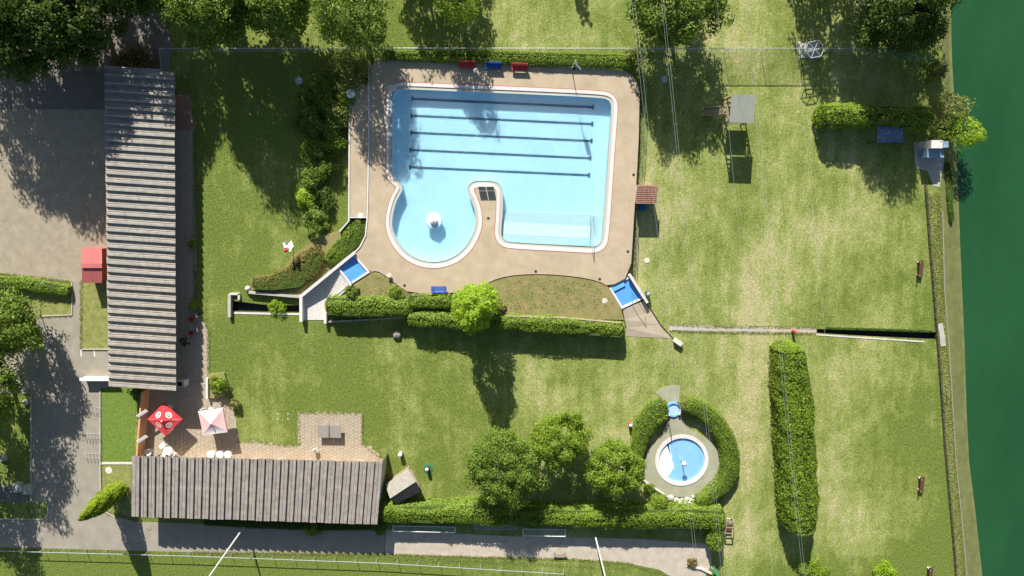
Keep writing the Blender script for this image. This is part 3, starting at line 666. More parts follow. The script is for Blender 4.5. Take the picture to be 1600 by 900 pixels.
for i in range(9):
    f = .06 + i * .1; dr = wall_rect(lb, LW[2], LW[1], f, f + .018, 0.05, 2.1, M_brown, 'door')
    wall_rect(lb, LW[2], LW[1], f + .04, f + .08, 1.5, 2.3, M_bluehut, 'window')
for i in range(8):
    f = .05 + i * .12; wall_rect(bb, BW[1], BW[0], f, f + .035, .05, 2.1, M_white, 'door')
    wall_rect(bb, BW[1], BW[0], f + .05, f + .1, 1.0, 2.1, M_offw, 'window')
a, b = U(164, 104, 3.05), U(250, 110, 3.05); d = (b - a)
mb = MB(); mb.tube([a, b], .10, 6); mb.build('ridge_flashing', M_steel, lb)
a, b = U(598.5, 722, 3.15), U(592, 786, 3.0); mb = MB()
mb.add([a, b, Vector((b.x, b.y, 0)), Vector((a.x, a.y, 0))], [(0, 1, 2, 3)]); mb.build('gable_cladding', M_conc, bb)
# terrace paving
def pavers(name, pts, cell, z, m, gap=.04, rz=math.radians(-2.0)):
    P = UL(pts, z); xs = [p.x for p in P]; ys = [p.y for p in P]; cx, cy = sum(xs) / len(xs), sum(ys) / len(ys); R = max(max(xs) - min(xs), max(ys) - min(ys))
    o = MB(); o.add([(p.x, p.y, z - .02) for p in (P if sum(P[i].x * P[(i + 1) % len(P)].y - P[(i + 1) % len(P)].x * P[i].y for i in range(len(P))) > 0 else P[::-1])], [tuple(range(len(P)))])
    base = structure(o.build(name, M_ditch if False else M_conc))
    mb = MB(); k = int(R / cell) + 2; ca, sa = math.cos(rz), math.sin(rz)
    for i in range(-k, k):
        for j in range(-k, k):
            lx = (i + .5) * cell; ly = (j + .5 * (i % 2)) * cell
            x, y = cx + lx * ca - ly * sa, cy + lx * sa + ly * ca
            if inside(x, y, P): mb.box((x, y, z - .03 + random.uniform(-.004, .004)), (cell - gap, cell - gap, .08), rz + random.uniform(-.012, .012))
    q = mb.build('pavers', m, base); q['kind'] = 'stuff'; return base
pavers('terrace_paving', [(262, 205), (303, 205), (304, 480), (318, 500), (326, 520), (326, 590), (323, 612), (356, 622), (368, 655), (371, 700), (372, 722), (226, 722), (226, 612), (262, 605)], .5, .035, M_paver)
pavers('pool_table_paving', [(467.5, 645.5), (565.5, 646.5), (566, 694), (580, 700), (596, 716), (596, 730), (372, 726), (371, 692), (400, 690), (440, 697), (468, 696)], .42, .04, M_paver)
pavers('brick_paving', [(277, 148), (296, 150), (303, 205), (262, 205), (262, 150)], .42, .035, M_paver_r)
# orange screen wall, white boards
sw = thing('screen_wall', 'orange rendered wall at the west side of the cafe terrace', 'wall', U(219, 660, 0))
a, b = U(224, 612, 1.8), U(212, 722, 1.8)
wall_line('wall', [(221, 614, 1.8), (213, 716, 1.8)], 2.5, 0, 1, M_orange, sw)
for i, (x, y) in enumerate(((222, 646), (222, 686))):
    p = U(x, y, 1.9); bt = thing('white_awning', ('upper' if i == 0 else 'lower') + ' white folded awning mounted on the orange terrace wall', 'awning', p, math.radians(33))
    local('board', MB().box((0, 0, 0), (1.35, .34, .08), M=Matrix.Rotation(math.radians(18), 3, 'X')), M_white, bt)
    local('valance', MB().box((0, -.17, -.15), (1.3, .05, .22)), M_offw, bt)
    local('bracket', MB().box((-.45, 0, -.2), (.06, .3, .35)), M_steel, bt)
wl_ = thing('white_wall', 'white low wall with capping left of the long roof', 'wall', U(148, 594, 0))
wall_line('wall', [(127, 593, 1.0), (175, 593, 1.0)], 3.2, 0, 1, M_white, wl_)
wall_line('capping', [(126, 593, 1.05), (175, 593, 1.05)], 4.6, .98, 1, M_white, wl_)
pf = thing('planter', 'white walled planter with a leafy shrub beside terrace steps', 'planter', U(340, 605, 0))
wall_line('side_wall', [(323, 592, .7), (323, 622, .7)], 2.8, 0, .7, M_white, pf)
MB().prism(UL([(325, 585), (350, 583), (356, 605), (356, 622), (325, 622)], .4), 0, .4).build('soil', M_bed, pf)
sp = thing('terrace_steps', 'three shallow steps crossing the terrace beside the white planter', 'steps', U(300, 604, 0))
for i in range(3): MB().prism(UL([(279, 597 + i * 3.2), (322, 599 + i * 3.2), (322, 601.6 + i * 3.2), (279, 599.6 + i * 3.2)], .16 - i * .04), .01, .16 - i * .04).build('step', M_paver, sp)
cb = thing('chimney_box', 'pale square vent box at the south-east corner of the long roof', 'vent', U(282, 600, 0))
p = U(282, 600, 1.3); mb = MB(); mb.box((p.x, p.y, .65), (.9, .75, 1.3)); mb.build('body', M_stonew, cb); MB().box((p.x - .08, p.y, 1.32), (.5, .5, .06)).build('opening', M_black, cb)

# parasols
def parasol(label, px, py, half, h, rz, mats, logo, pole_m):
    p = U(px, py, h); t = thing('parasol', label, 'parasol', (p.x, p.y, 0), rz)
    cor = [Vector((half, half, h - .62)), Vector((-half, half, h - .62)), Vector((-half, -half, h - .62)), Vector((half, -half, h - .62))]; ap = Vector((0, 0, h))
    for i in range(4):
        a, b = cor[i], cor[(i + 1) % 4]; mb = MB(); g = [[None] * 7 for _ in range(7)]; V = []; Fc = []
        for r in range(7):
            for s in range(r + 1):
                f = r / 6; q = ap.lerp(a.lerp(b, s / r if r else 0), f); q = q + Vector((0, 0, -.12 * math.sin(math.pi * f) * (1 - .3 * abs(2 * (s / r if r else .5) - 1))))
                if r == 6: q *= 1 - .03 * math.sin(math.pi * s / 6) ; q.z = h - .62 + .03 * math.sin(math.pi * s / 6)
                g[r][s] = len(V); V.append(q)
        for r in range(6):
            for s in range(r + 1):
                Fc.append((g[r][s], g[r + 1][s], g[r + 1][s + 1]))
                if s < r: Fc.append((g[r][s], g[r + 1][s + 1], g[r][s + 1]))
        mb.add(V, Fc)
        ed = [V[g[6][s]] for s in range(7)]; mb.strip(ed, [v + Vector((0, 0, -.2)) for v in ed])
        pn = local('canopy_panel', mb, mats[i], t, True)
        if logo:
            m0 = ap.lerp((a + b) / 2, .60); nrm = (a - ap).cross(b - ap).normalized(); nrm = nrm if nrm.z > 0 else -nrm
            ux = (b - a).normalized(); uy = nrm.cross(ux); L = MB(); k = 20; A = []; B = []; off = nrm * -.055
            for j in range(k):
                an = 2 * math.pi * j / k; e = ux * math.cos(an) * 1.0 + uy * math.sin(an) * .8
                A.append(m0 + off + e * .40); B.append(m0 + off + e * .27)
            L.ring(A, B)
            for (x0, y0, x1, y1) in ((-.2, -.10, .2, -.03), (-.06, -.03, .02, .16), (.08, .0, .18, .10)):
                q = [(x0, y0), (x1, y0), (x1, y1), (x0, y1)]; L.add([m0 + off + nrm * .004 + ux * a_ + uy * b_ for a_, b_ in q], [(0, 1, 2, 3)])
            for v in range(len(L.v)): L.v[v] = tuple(Vector(L.v[v]) + nrm * .02)
            local('emblem', L, M_white, pn)
    local('pole', MB().tube([(0, 0, 0), (0, 0, h + .12)], .035, 8), pole_m, t)
    local('finial', MB().lathe((0, 0, h + .1), [(.06, -.06), (.09, 0), (.05, .08), (.01, .1)], 10), M_white, t)
    local('base', MB().box((0, 0, .08), (.8, .8, .12)), M_conc, t)
    for c in cor: local('rib', MB().tube([ap + Vector((0, 0, -.16)), c + Vector((0, 0, -.03))], .015, 5), M_steel, t)
    return t
parasol('red square parasol with white ring emblems over the terrace', 253, 658, 1.42, 2.7, math.radians(44), [M_pred] * 4, True, M_white)
parasol('pale pink and white square parasol by the lawn edge', 329, 662, 1.45, 2.7, math.radians(8), [M_pwhite, M_ppink, M_pwhite, M_ppink], False, M_white)

# tables and chairs
def make_table(label, pos, r=.42, m=M_white):
    t = thing('round_table', label, 'table', pos)
    local('top', MB().lathe((0, 0, .70), [(r, 0), (r, .03), (r - .02, .04)], 20), m, t); local('pedestal', MB().tube([(0, 0, .03), (0, 0, .7)], .04, 8), m, t)
    local('foot', MB().lathe((0, 0, 0), [(.26, 0), (.24, .03), (.05, .05)], 14), m, t); return t
zt = .05
t0 = make_table('white round table beside the orange wall', U(231, 707, .75) * Vector((1, 1, 0)).to_3d() if False else Vector((U(231, 707, .75).x, U(231, 707, .75).y, zt)))
def tb(px, py, lab, s=1.):
    q = U(px, py, .75); return dup(t0, (q.x, q.y, zt), random.random(), lab, (s, s, 1))
tb(262, 704.5, 'largest white round table between two white chairs', 1.15)
tb(329, 710, 'leftmost of three white tables under the pale parasol', 1.05); tb(343.5, 710, 'middle of three white tables under the pale parasol', 1.05); tb(356, 710, 'rightmost of three white tables under the pale parasol', 1.05)
make_table('grey round table between two red chairs in roof shade', Vector((U(299, 511, .75).x, U(299, 511, .75).y, zt)), .45, M_grey)
def make_chair(label, pos, rz, m, name='chair'):
    t = thing(name, label, 'chair', pos, rz)
    local('seat', MB().box((0, 0, .43), (.46, .44, .05)), m, t)
    local('backrest', MB().box((0, .22, .68), (.46, .05, .46), M=Matrix.Rotation(math.radians(-10), 3, 'X')), m, t)
    for sx in (-1, 1):
        for sy in (-1, 1): local('leg', MB().tube([(sx * .22, sy * .22, 0), (sx * .19, sy * .18, .42)], .025, 6), m, t)
        local('armrest', MB().box((sx * .25, 0, .63), (.05, .42, .04)), m, t)
    return t
cp = lambda px, py: Vector((U(px, py, .5).x, U(px, py, .5).y, zt))
ch0 = make_chair('white chair standing alone south of the red parasol', cp(255, 695), 2.4, M_white)
dup(ch0, cp(271, 709), 1.0, 'white chair tucked against the largest white table')
dup(ch0, cp(256, 710), 4.0, 'white chair half under the roof edge by the largest table')
dup(ch0, cp(266, 636), 5.6, 'white chair peeping out behind the red parasol')
dup(ch0, cp(318, 641), .2, 'left white chair behind the pale parasol'); dup(ch0, cp(330, 640), -.2, 'right white chair behind the pale parasol')
dup(ch0, cp(493, 704), .5, 'lone white chair near the table-tennis paving')
rc = make_chair('red chair north of the grey table', cp(299, 499), .3, M_red)
dup(rc, cp(299, 519), 3.2, 'red chair south of the grey table')
gc = make_chair('pale grey chair next to the red chair', cp(305.5, 494), -1.0, M_grey); dup(gc, cp(307, 515), -1.4, 'pale grey chair at the east of the grey table')
bs = thing('stroller', 'black pushchair parked on the shaded terrace', 'stroller', cp(288, 535), .4)
local('seat', MB().box((0, 0, .5), (.5, .75, .12), M=Matrix.Rotation(.3, 3, 'X')), M_black, bs); local('hood', MB().lathe((0, .3, .6), [(.32, 0), (.3, .18), (.16, .32), (.02, .36)], 12), M_dark, bs, True)
local('handle', MB().tube([(-.22, -.3, .4), (-.22, -.65, 1.), (.22, -.65, 1.), (.22, -.3, .4)], .02, 6), M_steel, bs)
for sx in (-1, 1):
    for sy in (-1, 1): local('wheel', MB().tube([(sx * .3 - .03, sy * .35, .14), (sx * .3 + .03, sy * .35, .14)], .14, 12), M_black, bs)
# table tennis table
p = U(514.5, 674, .76); tt = thing('tennis_table', 'grey two-part stone table-tennis table on the paved square', 'table', (p.x, p.y, .05), math.radians(-1.0))
for s in (-1, 1):
    local('table_half', MB().box((s * .70, 0, .73), (1.34, 1.5, .07)), M_grey, tt); local('leg', MB().box((s * .75, 0, .35), (.35, 1.0, .69)), M_conc, tt)
local('net', MB().box((0, 0, .83), (.025, 1.55, .15)), M_dark, tt)

# red hut beside the long roof
rh = thing('red_hut', 'red gabled hut against the west side of the long roof', 'hut', U(150, 415, 0))
E = UL([(130, 389), (157, 389), (157, 440), (130, 440)], 2.0); R0, R1 = U(130, 415, 2.5), U(158, 415, 2.5)
mb = MB(); lo = [Vector((v.x, v.y, 0)) for v in E]
mb.ring(lo, E); mb.add([E[1], E[2], R1], [(0, 1, 2)]); mb.add([E[0], R0, E[3]], [(0, 1, 2)]); mb.build('wall', M_pink, rh)
M_roofred = mat('faded_red_roof', (.46, .13, .12), .8, .10, 2.0, bump=.15)
o_ = Vector((0, 0, .05)); ov = Vector((.15, 0, 0)); ns_ = Vector((0, .15, -.06))
for k in range(2):
    f0, f1 = k / 2 + (.004 if k else 0), (k + 1) / 2 - (.004 if not k else 0)
    MB().add([(E[0] - ov + ns_ + o_).lerp(E[1] + ov + ns_ + o_, f0), (R0 - ov + o_).lerp(R1 + ov + o_, f0), (R0 - ov + o_).lerp(R1 + ov + o_, f1), (E[0] - ov + ns_ + o_).lerp(E[1] + ov + ns_ + o_, f1)], [(0, 1, 2, 3)]).build('roof_panel', M_roofred, rh)
    n2 = Vector((0, -.15, -.06))
    MB().add([(R0 - ov + o_).lerp(R1 + ov + o_, f0), (E[3] - ov + n2 + o_).lerp(E[2] + ov + n2 + o_, f0), (E[3] - ov + n2 + o_).lerp(E[2] + ov + n2 + o_, f1), (R0 - ov + o_).lerp(R1 + ov + o_, f1)], [(0, 1, 2, 3)]).build('roof_panel', M_roofred, rh)
MB().box(((R0 + R1) / 2 + Vector((0, 0, .08))), ((R1 - R0).length + .3, .5, .06)).build('ridge_cap', M_roofred, rh)

# timber shed
sh = thing('timber_shed', 'small wooden shed with gabled plank roof beside the cafe', 'shed', U(630, 765, 0))
r0, r1 = U(609.5, 779, 2.7), U(650, 752.5, 2.7); n0, n1 = U(602, 757, 1.9), U(637.5, 733, 1.9); s0, s1 = U(621, 788, 2.0), U(656.5, 768, 2.0)
def planks(a0, a1, b0, b1, n, m, lift=.02):
    for i in range(n):
        f0, f1 = i / n, (i + 1) / n - .012; q = [a0.lerp(b0, f0), a1.lerp(b1, f0), a1.lerp(b1, f1), a0.lerp(b0, f1)]
        z = Vector((0, 0, random.uniform(.0, .02) + lift)); mb = MB(); up = [v + z for v in q]; dn = [v + z - Vector((0, 0, .05)) for v in q]
        mb.ring(dn, up); mb.add(up, [(0, 1, 2, 3)]); mb.build('roof_plank', m, sh)
planks(n0, n1, r0, r1, 7, M_shed); planks(r0, r1, s0, s1, 5, M_woodd)  # slope away from the sun gets darker planks, its shade painted in
ct = (r0 + r1) / 2; ins = lambda v, z: Vector((ct.x + (v.x - ct.x) * .86, ct.y + (v.y - ct.y) * .86, z))
C4 = [ins(n0, 1.9), ins(n1, 1.9), ins(s1, 1.9), ins(s0, 1.9)]
mb = MB(); mb.ring([Vector((v.x, v.y, 0)) for v in C4], C4); mb.add([C4[1], C4[2], ins(r1, 2.6)], [(0, 1, 2)]); mb.add([C4[3], C4[0], ins(r0, 2.6)], [(0, 1, 2)]); mb.build('wall', M_wood, sh)
e = (r1 - r0).normalized(); MB().add([n1 + Vector((0, 0, .03)), n1 + e * .55 + Vector((-.1, -.3, -.1)), s1 + e * .25, r1 + Vector((0, 0, .02))], [(0, 1, 2, 3)]).build('gable_flap', M_wood, sh)

# play tower
tp = U(1160, 170, 3.85)
pt_ = thing('play_tower', 'timber lookout tower with flat grey canopy and ladder', 'tower', (tp.x, tp.y, 0), math.radians(-1.5))
hx, hy = 1.27, 1.46
for k in range(3): local('canopy_sheet', MB().box((-hx + (k + .5) * 2 * hx / 3, 0, 3.85 + .004 * k), (2 * hx / 3 - .012, 2 * hy, .05)), M_canopy, pt_)
for sx in (-1, 1):
    for sy in (-1, 1): local('post', MB().box((sx * 1.12, sy * 1.25, 1.91), (.12, .12, 3.82)), M_brown, pt_)
for k in range(9): local('floor_board', MB().box((0, -1.2 + k * .3, 2.0), (2.3, .26, .05)), M_wood, pt_)
for z in (2.35, 2.65, 2.95):
    for sy in (-1, 1): local('rail', MB().box((0, sy * 1.32, z), (2.3, .05, .12)), M_wood, pt_)
    local('rail', MB().box((1.19, 0, z), (.05, 2.5, .12)), M_wood, pt_)
for sy in (-.35, .35): local('stair_string', MB().tube([(-1.15, sy, 2.0), (-3.0, sy, .02)], .06, 6), M_brown, pt_)
for k in range(7): local('tread', MB().box((-1.4 - k * .24, 0, 1.75 - k * .26), (.22, .78, .05)), M_wood, pt_)
for sy in (-.42, .42): local('handrail', MB().tube([(-1.15, sy, 2.9), (-2.9, sy, .95), (-2.9, sy, 0)], .035, 6), M_wood, pt_)
# ladder frame over the fence
lp = U(1273, 77, 2.8); lf = thing('ladder_frame', 'galvanised ladder with hexagonal hoop over the top fence', 'ladder', (lp.x, lp.y, 0))
hexp = [(1.05 * math.cos(math.pi / 3 * k + .2), .95 * math.sin(math.pi / 3 * k + .2), 2.8) for k in range(6)]
local('hoop', MB().tube(hexp + [hexp[0]], .045, 6), M_steel, lf)
for q in hexp: local('spoke', MB().tube([(0, 0, 2.82), q], .035, 5), M_steel, lf)
for x in (-.45, .45): local('stile', MB().tube([(x, 0, 0), (x * .9, 0, 2.8)], .06, 6), M_steel, lf)
for k in range(8): local('rung', MB().tube([(-.44, 0, .3 + k * .33), (.44, 0, .3 + k * .33)], .035, 5), M_steel, lf)
sheet('concrete_pad', [(1247, 65), (1281, 66), (1282, 91), (1248, 90)], .03, M_conc, thick=.05)
# tiled kiosk east of the deck
kq = [(994.5, 288.5), (1027, 289), (1026, 318), (993, 318)]; kz = 2.25
kk = thing('kiosk', 'little kiosk with brown tiled roof at the deck fence', 'kiosk', U(1010, 303, 0))
K = UL(kq, kz); ctk = sum(K, Vector()) / 4
mb = MB(); Kw = [Vector((ctk.x + (v.x - ctk.x) * .86, ctk.y + (v.y - ctk.y) * .86, kz - .08)) for v in K]; mb.ring([Vector((v.x, v.y, 0)) for v in Kw], Kw); mb.build('wall', M_offw, kk)
for r in range(10):
    for c_ in range(4):
        g = lambda u, v: K[0].lerp(K[1], u).lerp(K[3].lerp(K[2], u), v)
        u0, u1, v0, v1 = c_ / 4 + .004, (c_ + 1) / 4 - .004, r / 10, (r + 1) / 10
        h0, h1 = .16 + .22 * (1 - abs(v0 - .0)), .04 + .22 * (1 - v1)
        a_ = [g(u0, v0), g(u1, v0), g(u1, v1), g(u0, v1)]
        a_[0].z += h1 + .02; a_[1].z += h1 + .02; a_[2].z += h1 + .10; a_[3].z += h1 + .10
        lo = [v - Vector((0, 0, .12)) for v in a_]; mb = MB(); mb.ring(lo, a_); mb.add(a_, [(3, 2, 1, 0)]); mb.build('roof_tile', M_tile, kk)
MB().box((K[0].x + .12, (K[0].y + K[3].y) / 2, kz + .04), (.28, 1.9, .06)).build('white_gutter', M_white, kk)
p = U(1005, 324, .6); tag(MB().box((p.x, p.y, .3), (.7, .5, .6)).box((p.x, p.y, .62), (.76, .56, .05)).build('blue_chest', M_blue), 'blue chest standing in the shade of the tiled kiosk', 'chest')

# benches
def bench(label, px, py, rz, m, L=1.75, z0=0., name='bench', group=None, frame=None):
    p = U(px, py, z0 + .45); t = thing(name, label, 'bench', (p.x, p.y, z0), rz, group); fm = frame or M_dark
    for k in range(4): local('seat_slat', MB().box((0, -.2 + k * .135, .45), (L, .115, .04)), m, t)
    for k in range(3): local('back_slat', MB().box((0, .33 + k * .035, .58 + k * .14), (L, .035, .115), M=Matrix.Rotation(-.25, 3, 'X')), m, t)
    for s in (-1, 1): local('leg', MB().box((s * L * .38, .02, .21), (.07, .5, .42)).box((s * L * .38, .30, .62), (.06, .05, .5)), fm, t)
    return t
bench('left red bench on the north edge of the pool deck', 730, 102.5, 0, M_red, z0=ZD); bench('blue bench between two red benches north of the pool', 771, 104, -.03, M_blue, z0=ZD)
bench('right red bench on the north edge of the pool deck', 812, 106, -.03, M_red, z0=ZD); bench('blue bench at the south edge of the deck by the yellow-green tree', 685.5, 451, math.pi, M_blue, z0=ZD)
bench('brown bench facing the river on the upper right lawn', 1439, 420, math.pi / 2, M_brown, 1.9, frame=M_stonew); bench('brown bench facing the river on the lower right lawn', 1440.5, 757, math.pi / 2, M_brown, 1.9, frame=M_stonew)
bench('brown bench cut by the bottom edge near the river', 1454, 898, math.pi / 2, M_brown, 1.9, frame=M_stonew); bench('bench hidden under the bottom right bright tree', 1364, 902, .9, M_brown, 1.7, frame=M_stonew)

# small deck and lawn things
def stool(label, px, py, r, h, z0, m, name='side_table'):
    p = U(px, py, z0 + h); t = thing(name, label, 'side table', (p.x, p.y, z0))
    local('top', MB().lathe((0, 0, h - .05), [(r, 0), (r, .04), (r - .03, .05)], 18), m, t); local('stem', MB().tube([(0, 0, .02), (0, 0, h - .04)], .06, 8), m, t); local('foot', MB().lathe((0, 0, 0), [(r * .7, 0), (r * .6, .04), (.06, .06)], 14), m, t); return t
stool('white side table in front of the deck benches', 743.5, 110, .28, .5, ZD, M_white); stool('white round table on the shaded north end of the walkway', 548, 146, .48, .72, 1.0, M_white, 'round_table')
stool('white side table at the south end of the walkway', 563, 337, .30, .5, 1.0, M_white); stool('pale round stool on the deck beside the south bed', 608, 430, .26, .4, ZD, M_stonew)
def bin_(label, px, py, m, lid, r=.26, h=.85, z0=0., name='litter_bin', base=None):
    p = U(px, py, z0 + h); t = thing(name, label, 'bin', (p.x, p.y, z0))
    local('body', MB().lathe((0, 0, 0), [(r * .85, 0), (r, .08), (r, h - .06), (r * .92, h)], 16), m, t, False); local('lid', MB().lathe((0, 0, h), [(r * 1.04, -.06), (r * 1.04, .02), (r * .6, .10), (.03, .13)], 16), lid, t, True)
    if base: local('base', MB().lathe((.05, -.2, 0), [(.6, 0.0), (.58, .05), (.3, .08)], 18), base, t)
    return t
bin_('grey steel litter bin on the lawn above the shed', 625, 711, M_steel, M_white); bin_('brown litter bin on green base right of the shed', 667, 734, M_brown, M_stonew, .22, .9, base=M_green)
bin_('dark litter bin with blue lid beside the east ramp', 1013.5, 460, M_dark, M_tealhut, .24, .95); bin_('small red hydrant on the sandy path by the ditch', 1243, 519, M_red, M_red, .16, .9, name='hydrant'); bin_('small red bin with white lid left of the paddling pool hedge', 985.5, 665, M_red, M_white, .20, .8)
for (x, y, r, lab, m) in ((467, 126, .42, 'round manhole cover in the shaded lawn under the trees', M_steel), (1038, 124, .38, 'round cover in the dark tree shade right of the deck', M_steel), (1011, 407, .32, 'pale round cover on the lawn east of the deck', M_stonew), (945, 470, .32, 'pale round cover in the planted bed by the east foot bath', M_stonew), (170, 735, .42, 'pale round cover on the verge above the leaning conifers', M_stonew), (232, 824, .36, 'round manhole cover in the lane left of the cafe shadow', M_road), (201, 823, .25, 'small round cover in the lane within the conifer shadow', M_road)):
    z0 = 1.12 if (x, y) == (945, 470) else .02; p = U(x, y, z0); tag(MB().lathe((p.x, p.y, z0), [(r, 0), (r, .03), (r * .8, .035)], 20).build('manhole_cover', m), lab, 'manhole cover')
p = U(620, 523, .3); mb = MB(); mb.lathe((p.x, p.y, 0), [(.5, 0), (.52, .22), (.34, .45), (.08, .52)], 10); mb.v = [(v[0] * 1 + random.uniform(-.08, .08), v[1] + random.uniform(-.08, .08), v[2]) for v in mb.v]
tag(mb.build('boulder', M_grey, None, True), 'dark grey boulder on the lawn in front of the west pool hedge', 'boulder')
tag(wall_line('retaining_wall', [(510, 503, .35), (552, 501, .35), (636, 496, .35)], 2.5, 0, .3, M_conc, None), 'low concrete wall at the foot of the west pool hedge', 'wall')
for (x, y, lab) in ((434, 647, 'upper left of four small white caps on the lawn'), (450, 647, 'upper right of four small white caps on the lawn'), (434, 655, 'lower left of four small white caps on the lawn'), (450, 655, 'lower right of four small white caps on the lawn')):
    p = U(x, y, .03); tag(MB().lathe((p.x, p.y, 0), [(.065, 0), (.065, .04), (.03, .05)], 10).build('ground_cap', M_white), lab, 'cap', 'white caps on the lawn')
# banner pole on the west lawn
p = U(457, 385, 0); bp = thing('flag_pole', 'short pole with white crumpled flag and red patch on west lawn', 'flag', (p.x, p.y, 0))
local('pole', MB().tube([(0, 0, 0), (0, 0, 2.35)], .05, 8), M_dark, bp)
fm = MB(); V = []; Fc = []
for i in range(9):
    for j in range(7):
        u, v = i / 8, j / 6; V.append((-.15 - .1 + u * .95 + .1 * math.sin(7 * v), .25 * math.sin(u * 7 + v * 3) + v * .75 - .2, 2.35 + .16 * math.sin(u * 9 + v * 5) - .3 * u * v))
for i in range(8):
    for j in range(6): a = i * 7 + j; Fc.append((a, a + 7, a + 8, a + 1))
local('cloth', fm.add(V, Fc), M_white, bp, True); local('red_patch', MB().lathe((-.05, -.28, 2.28), [(.24, 0), (.2, .12), (.05, .2)], 9), M_red, bp, True)
for k in range(4): local('ribbon', MB().tube([(0, .2, 2.3), (-.3 + k * .15, .7 + .1 * (k % 2), 2.55)], [.05, .015], 5), M_white, bp)
# tall flag by the pool
p = U(893, 107, ZD); fp = thing('flag_pole', 'tall pole with hanging white flag behind the pool deck', 'flag', (p.x, p.y, ZD))
local('pole', MB().tube([(0, 0, 0), (0, 0, 4.6)], [.05, .03], 8), M_white, fp)
fm = MB(); V = []; Fc = []
for i in range(8):
    for j in range(6):
        u, v = i / 7, j / 5; V.append((.03 + u * .62, -u * .78 + .04 * math.sin(u * 8 + v * 2), 4.5 - v * (1.35 - .55 * u) - .28 * u))
for i in range(7):
    for j in range(5): a = i * 6 + j; Fc.append((a, a + 1, a + 7, a + 6))
local('flag', fm.add(V, Fc), M_white, fp, True)

# ------------------------------------------------------------------ paddling pool
def k(pts): return [(980 + x / 4.286, 590 + y / 4.286) for x, y in pts]
sur = k([(272, 262), (362, 262), (385, 320), (470, 385), (560, 425), (612, 490), (640, 560), (618, 640), (640, 680), (560, 742), (440, 802), (340, 802), (240, 782), (112, 692), (106, 620), (128, 490), (195, 430), (255, 350)])
SL = ccw(smooth_loop(loopxy(sur, .22), 2)); cc = U(1065.5, 719.5, .3)
circ = lambda r, n=56: [(cc.x + r * math.cos(2 * math.pi * i / n), cc.y + r * math.sin(2 * math.pi * i / n)) for i in range(n)]
mb = MB(); poly_holes(mb, SL, [circ(3.12)], .22); mb.ring(r3(SL, -.05), r3(SL, .22)); structure(mb.build('paddling_pool_surround', M_olive))
kp = thing('paddling_pool', 'round blue paddling pool with white rim inside clipped hedges', 'pool', (cc.x, cc.y, .02))
mb = MB(); mb.add(r3(circ(2.9), .05), [tuple(range(56))]); mb.build('pool_floor', M_kid, kp)
mb = MB(); mb.ring(r3(circ(3.15), .30), r3(circ(2.72), .28)); mb.ring(r3(circ(3.15), .15), r3(circ(3.15), .30)); mb.ring(r3(circ(2.72), .28), r3(circ(2.72), .04)); mb.build('rim', M_coping, kp)
wb = k([(262, 440), (285, 470), (292, 500), (302, 520), (298, 545), (308, 575), (312, 605), (296, 625), (288, 645), (268, 665), (262, 690)])
arc = [(cc.x + 2.70 * math.cos(a), cc.y + 2.70 * math.sin(a)) for a in np.linspace(math.radians(232), math.radians(128), 18)]
wp = [(v.x, v.y) for v in UL(wb, .054)] + arc
mb = MB(); mb.prism([Vector((*q, .054)) for q in wp], .051, .056); mb.build('white_shallow_patch', M_pwht, kp)
mb = MB(); mb.add(r3(circ(2.72), .20), [tuple(range(56))]); mb.build('water', M_kwater, kp)
ms = thing('water_spout', 'slim pole with white mushroom head in the paddling pool', 'fountain', (cc.x - .02, cc.y + .05, .05))
local('pole', MB().tube([(0, 0, 0), (0, 0, 1.45)], .05, 8), M_steel, ms); local('head', MB().lathe((0, 0, 1.35), [(.10, 0), (.30, .06), (.28, .16), (.12, .28), (.02, .30)], 16), M_white, ms, True)
sbq = U(1052, 640, .3); sb = thing('foot_bath', 'small round blue foot bath at the paddling pool entrance', 'foot bath', (sbq.x, sbq.y, .2))
local('floor', MB().lathe((0, 0, 0), [(.72, .0), (.72, .05), (.7, .06)], 24), mat('pale_blue_basin', (.36, .52, .72), .4, .05, 2.), sb)
mb = MB(); q = [(.72 * math.cos(2 * math.pi * i / 24), .72 * math.sin(2 * math.pi * i / 24)) for i in range(24)]; q2 = [(x * 1.22, y * 1.22) for x, y in q]
mb.ring(r3(q2, .22), r3(q, .22)); mb.ring(r3(q, .22), r3(q, 0)); mb.ring(r3(q2, -.2), r3(q2, .22)); local('rim', mb, M_bath, sb)
for a_, b_ in ((2.7, 4.0), (5.6, 6.5)):
    local('grab_wall', MB().tube([(.8 * math.cos(a), .8 * math.sin(a), .42) for a in np.linspace(a_, b_, 8)], .12, 8), M_offw, sb)
sheet('fan_paving', [(1024.5, 614), (1034, 606), (1048, 602), (1063, 602.5), (1061, 628), (1044, 630)], .05, M_olive, thick=.06)
hr = thing('handrail', 'brown handrail leading to the paddling pool', 'handrail', U(1044, 655, .22)); mb = MB(); mb.tube([U(1043, 648, .22), U(1043, 648, 1.0), U(1049, 680, 1.0), U(1049, 680, .22)], .035, 6); mb.build('rail', M_brown, hr)
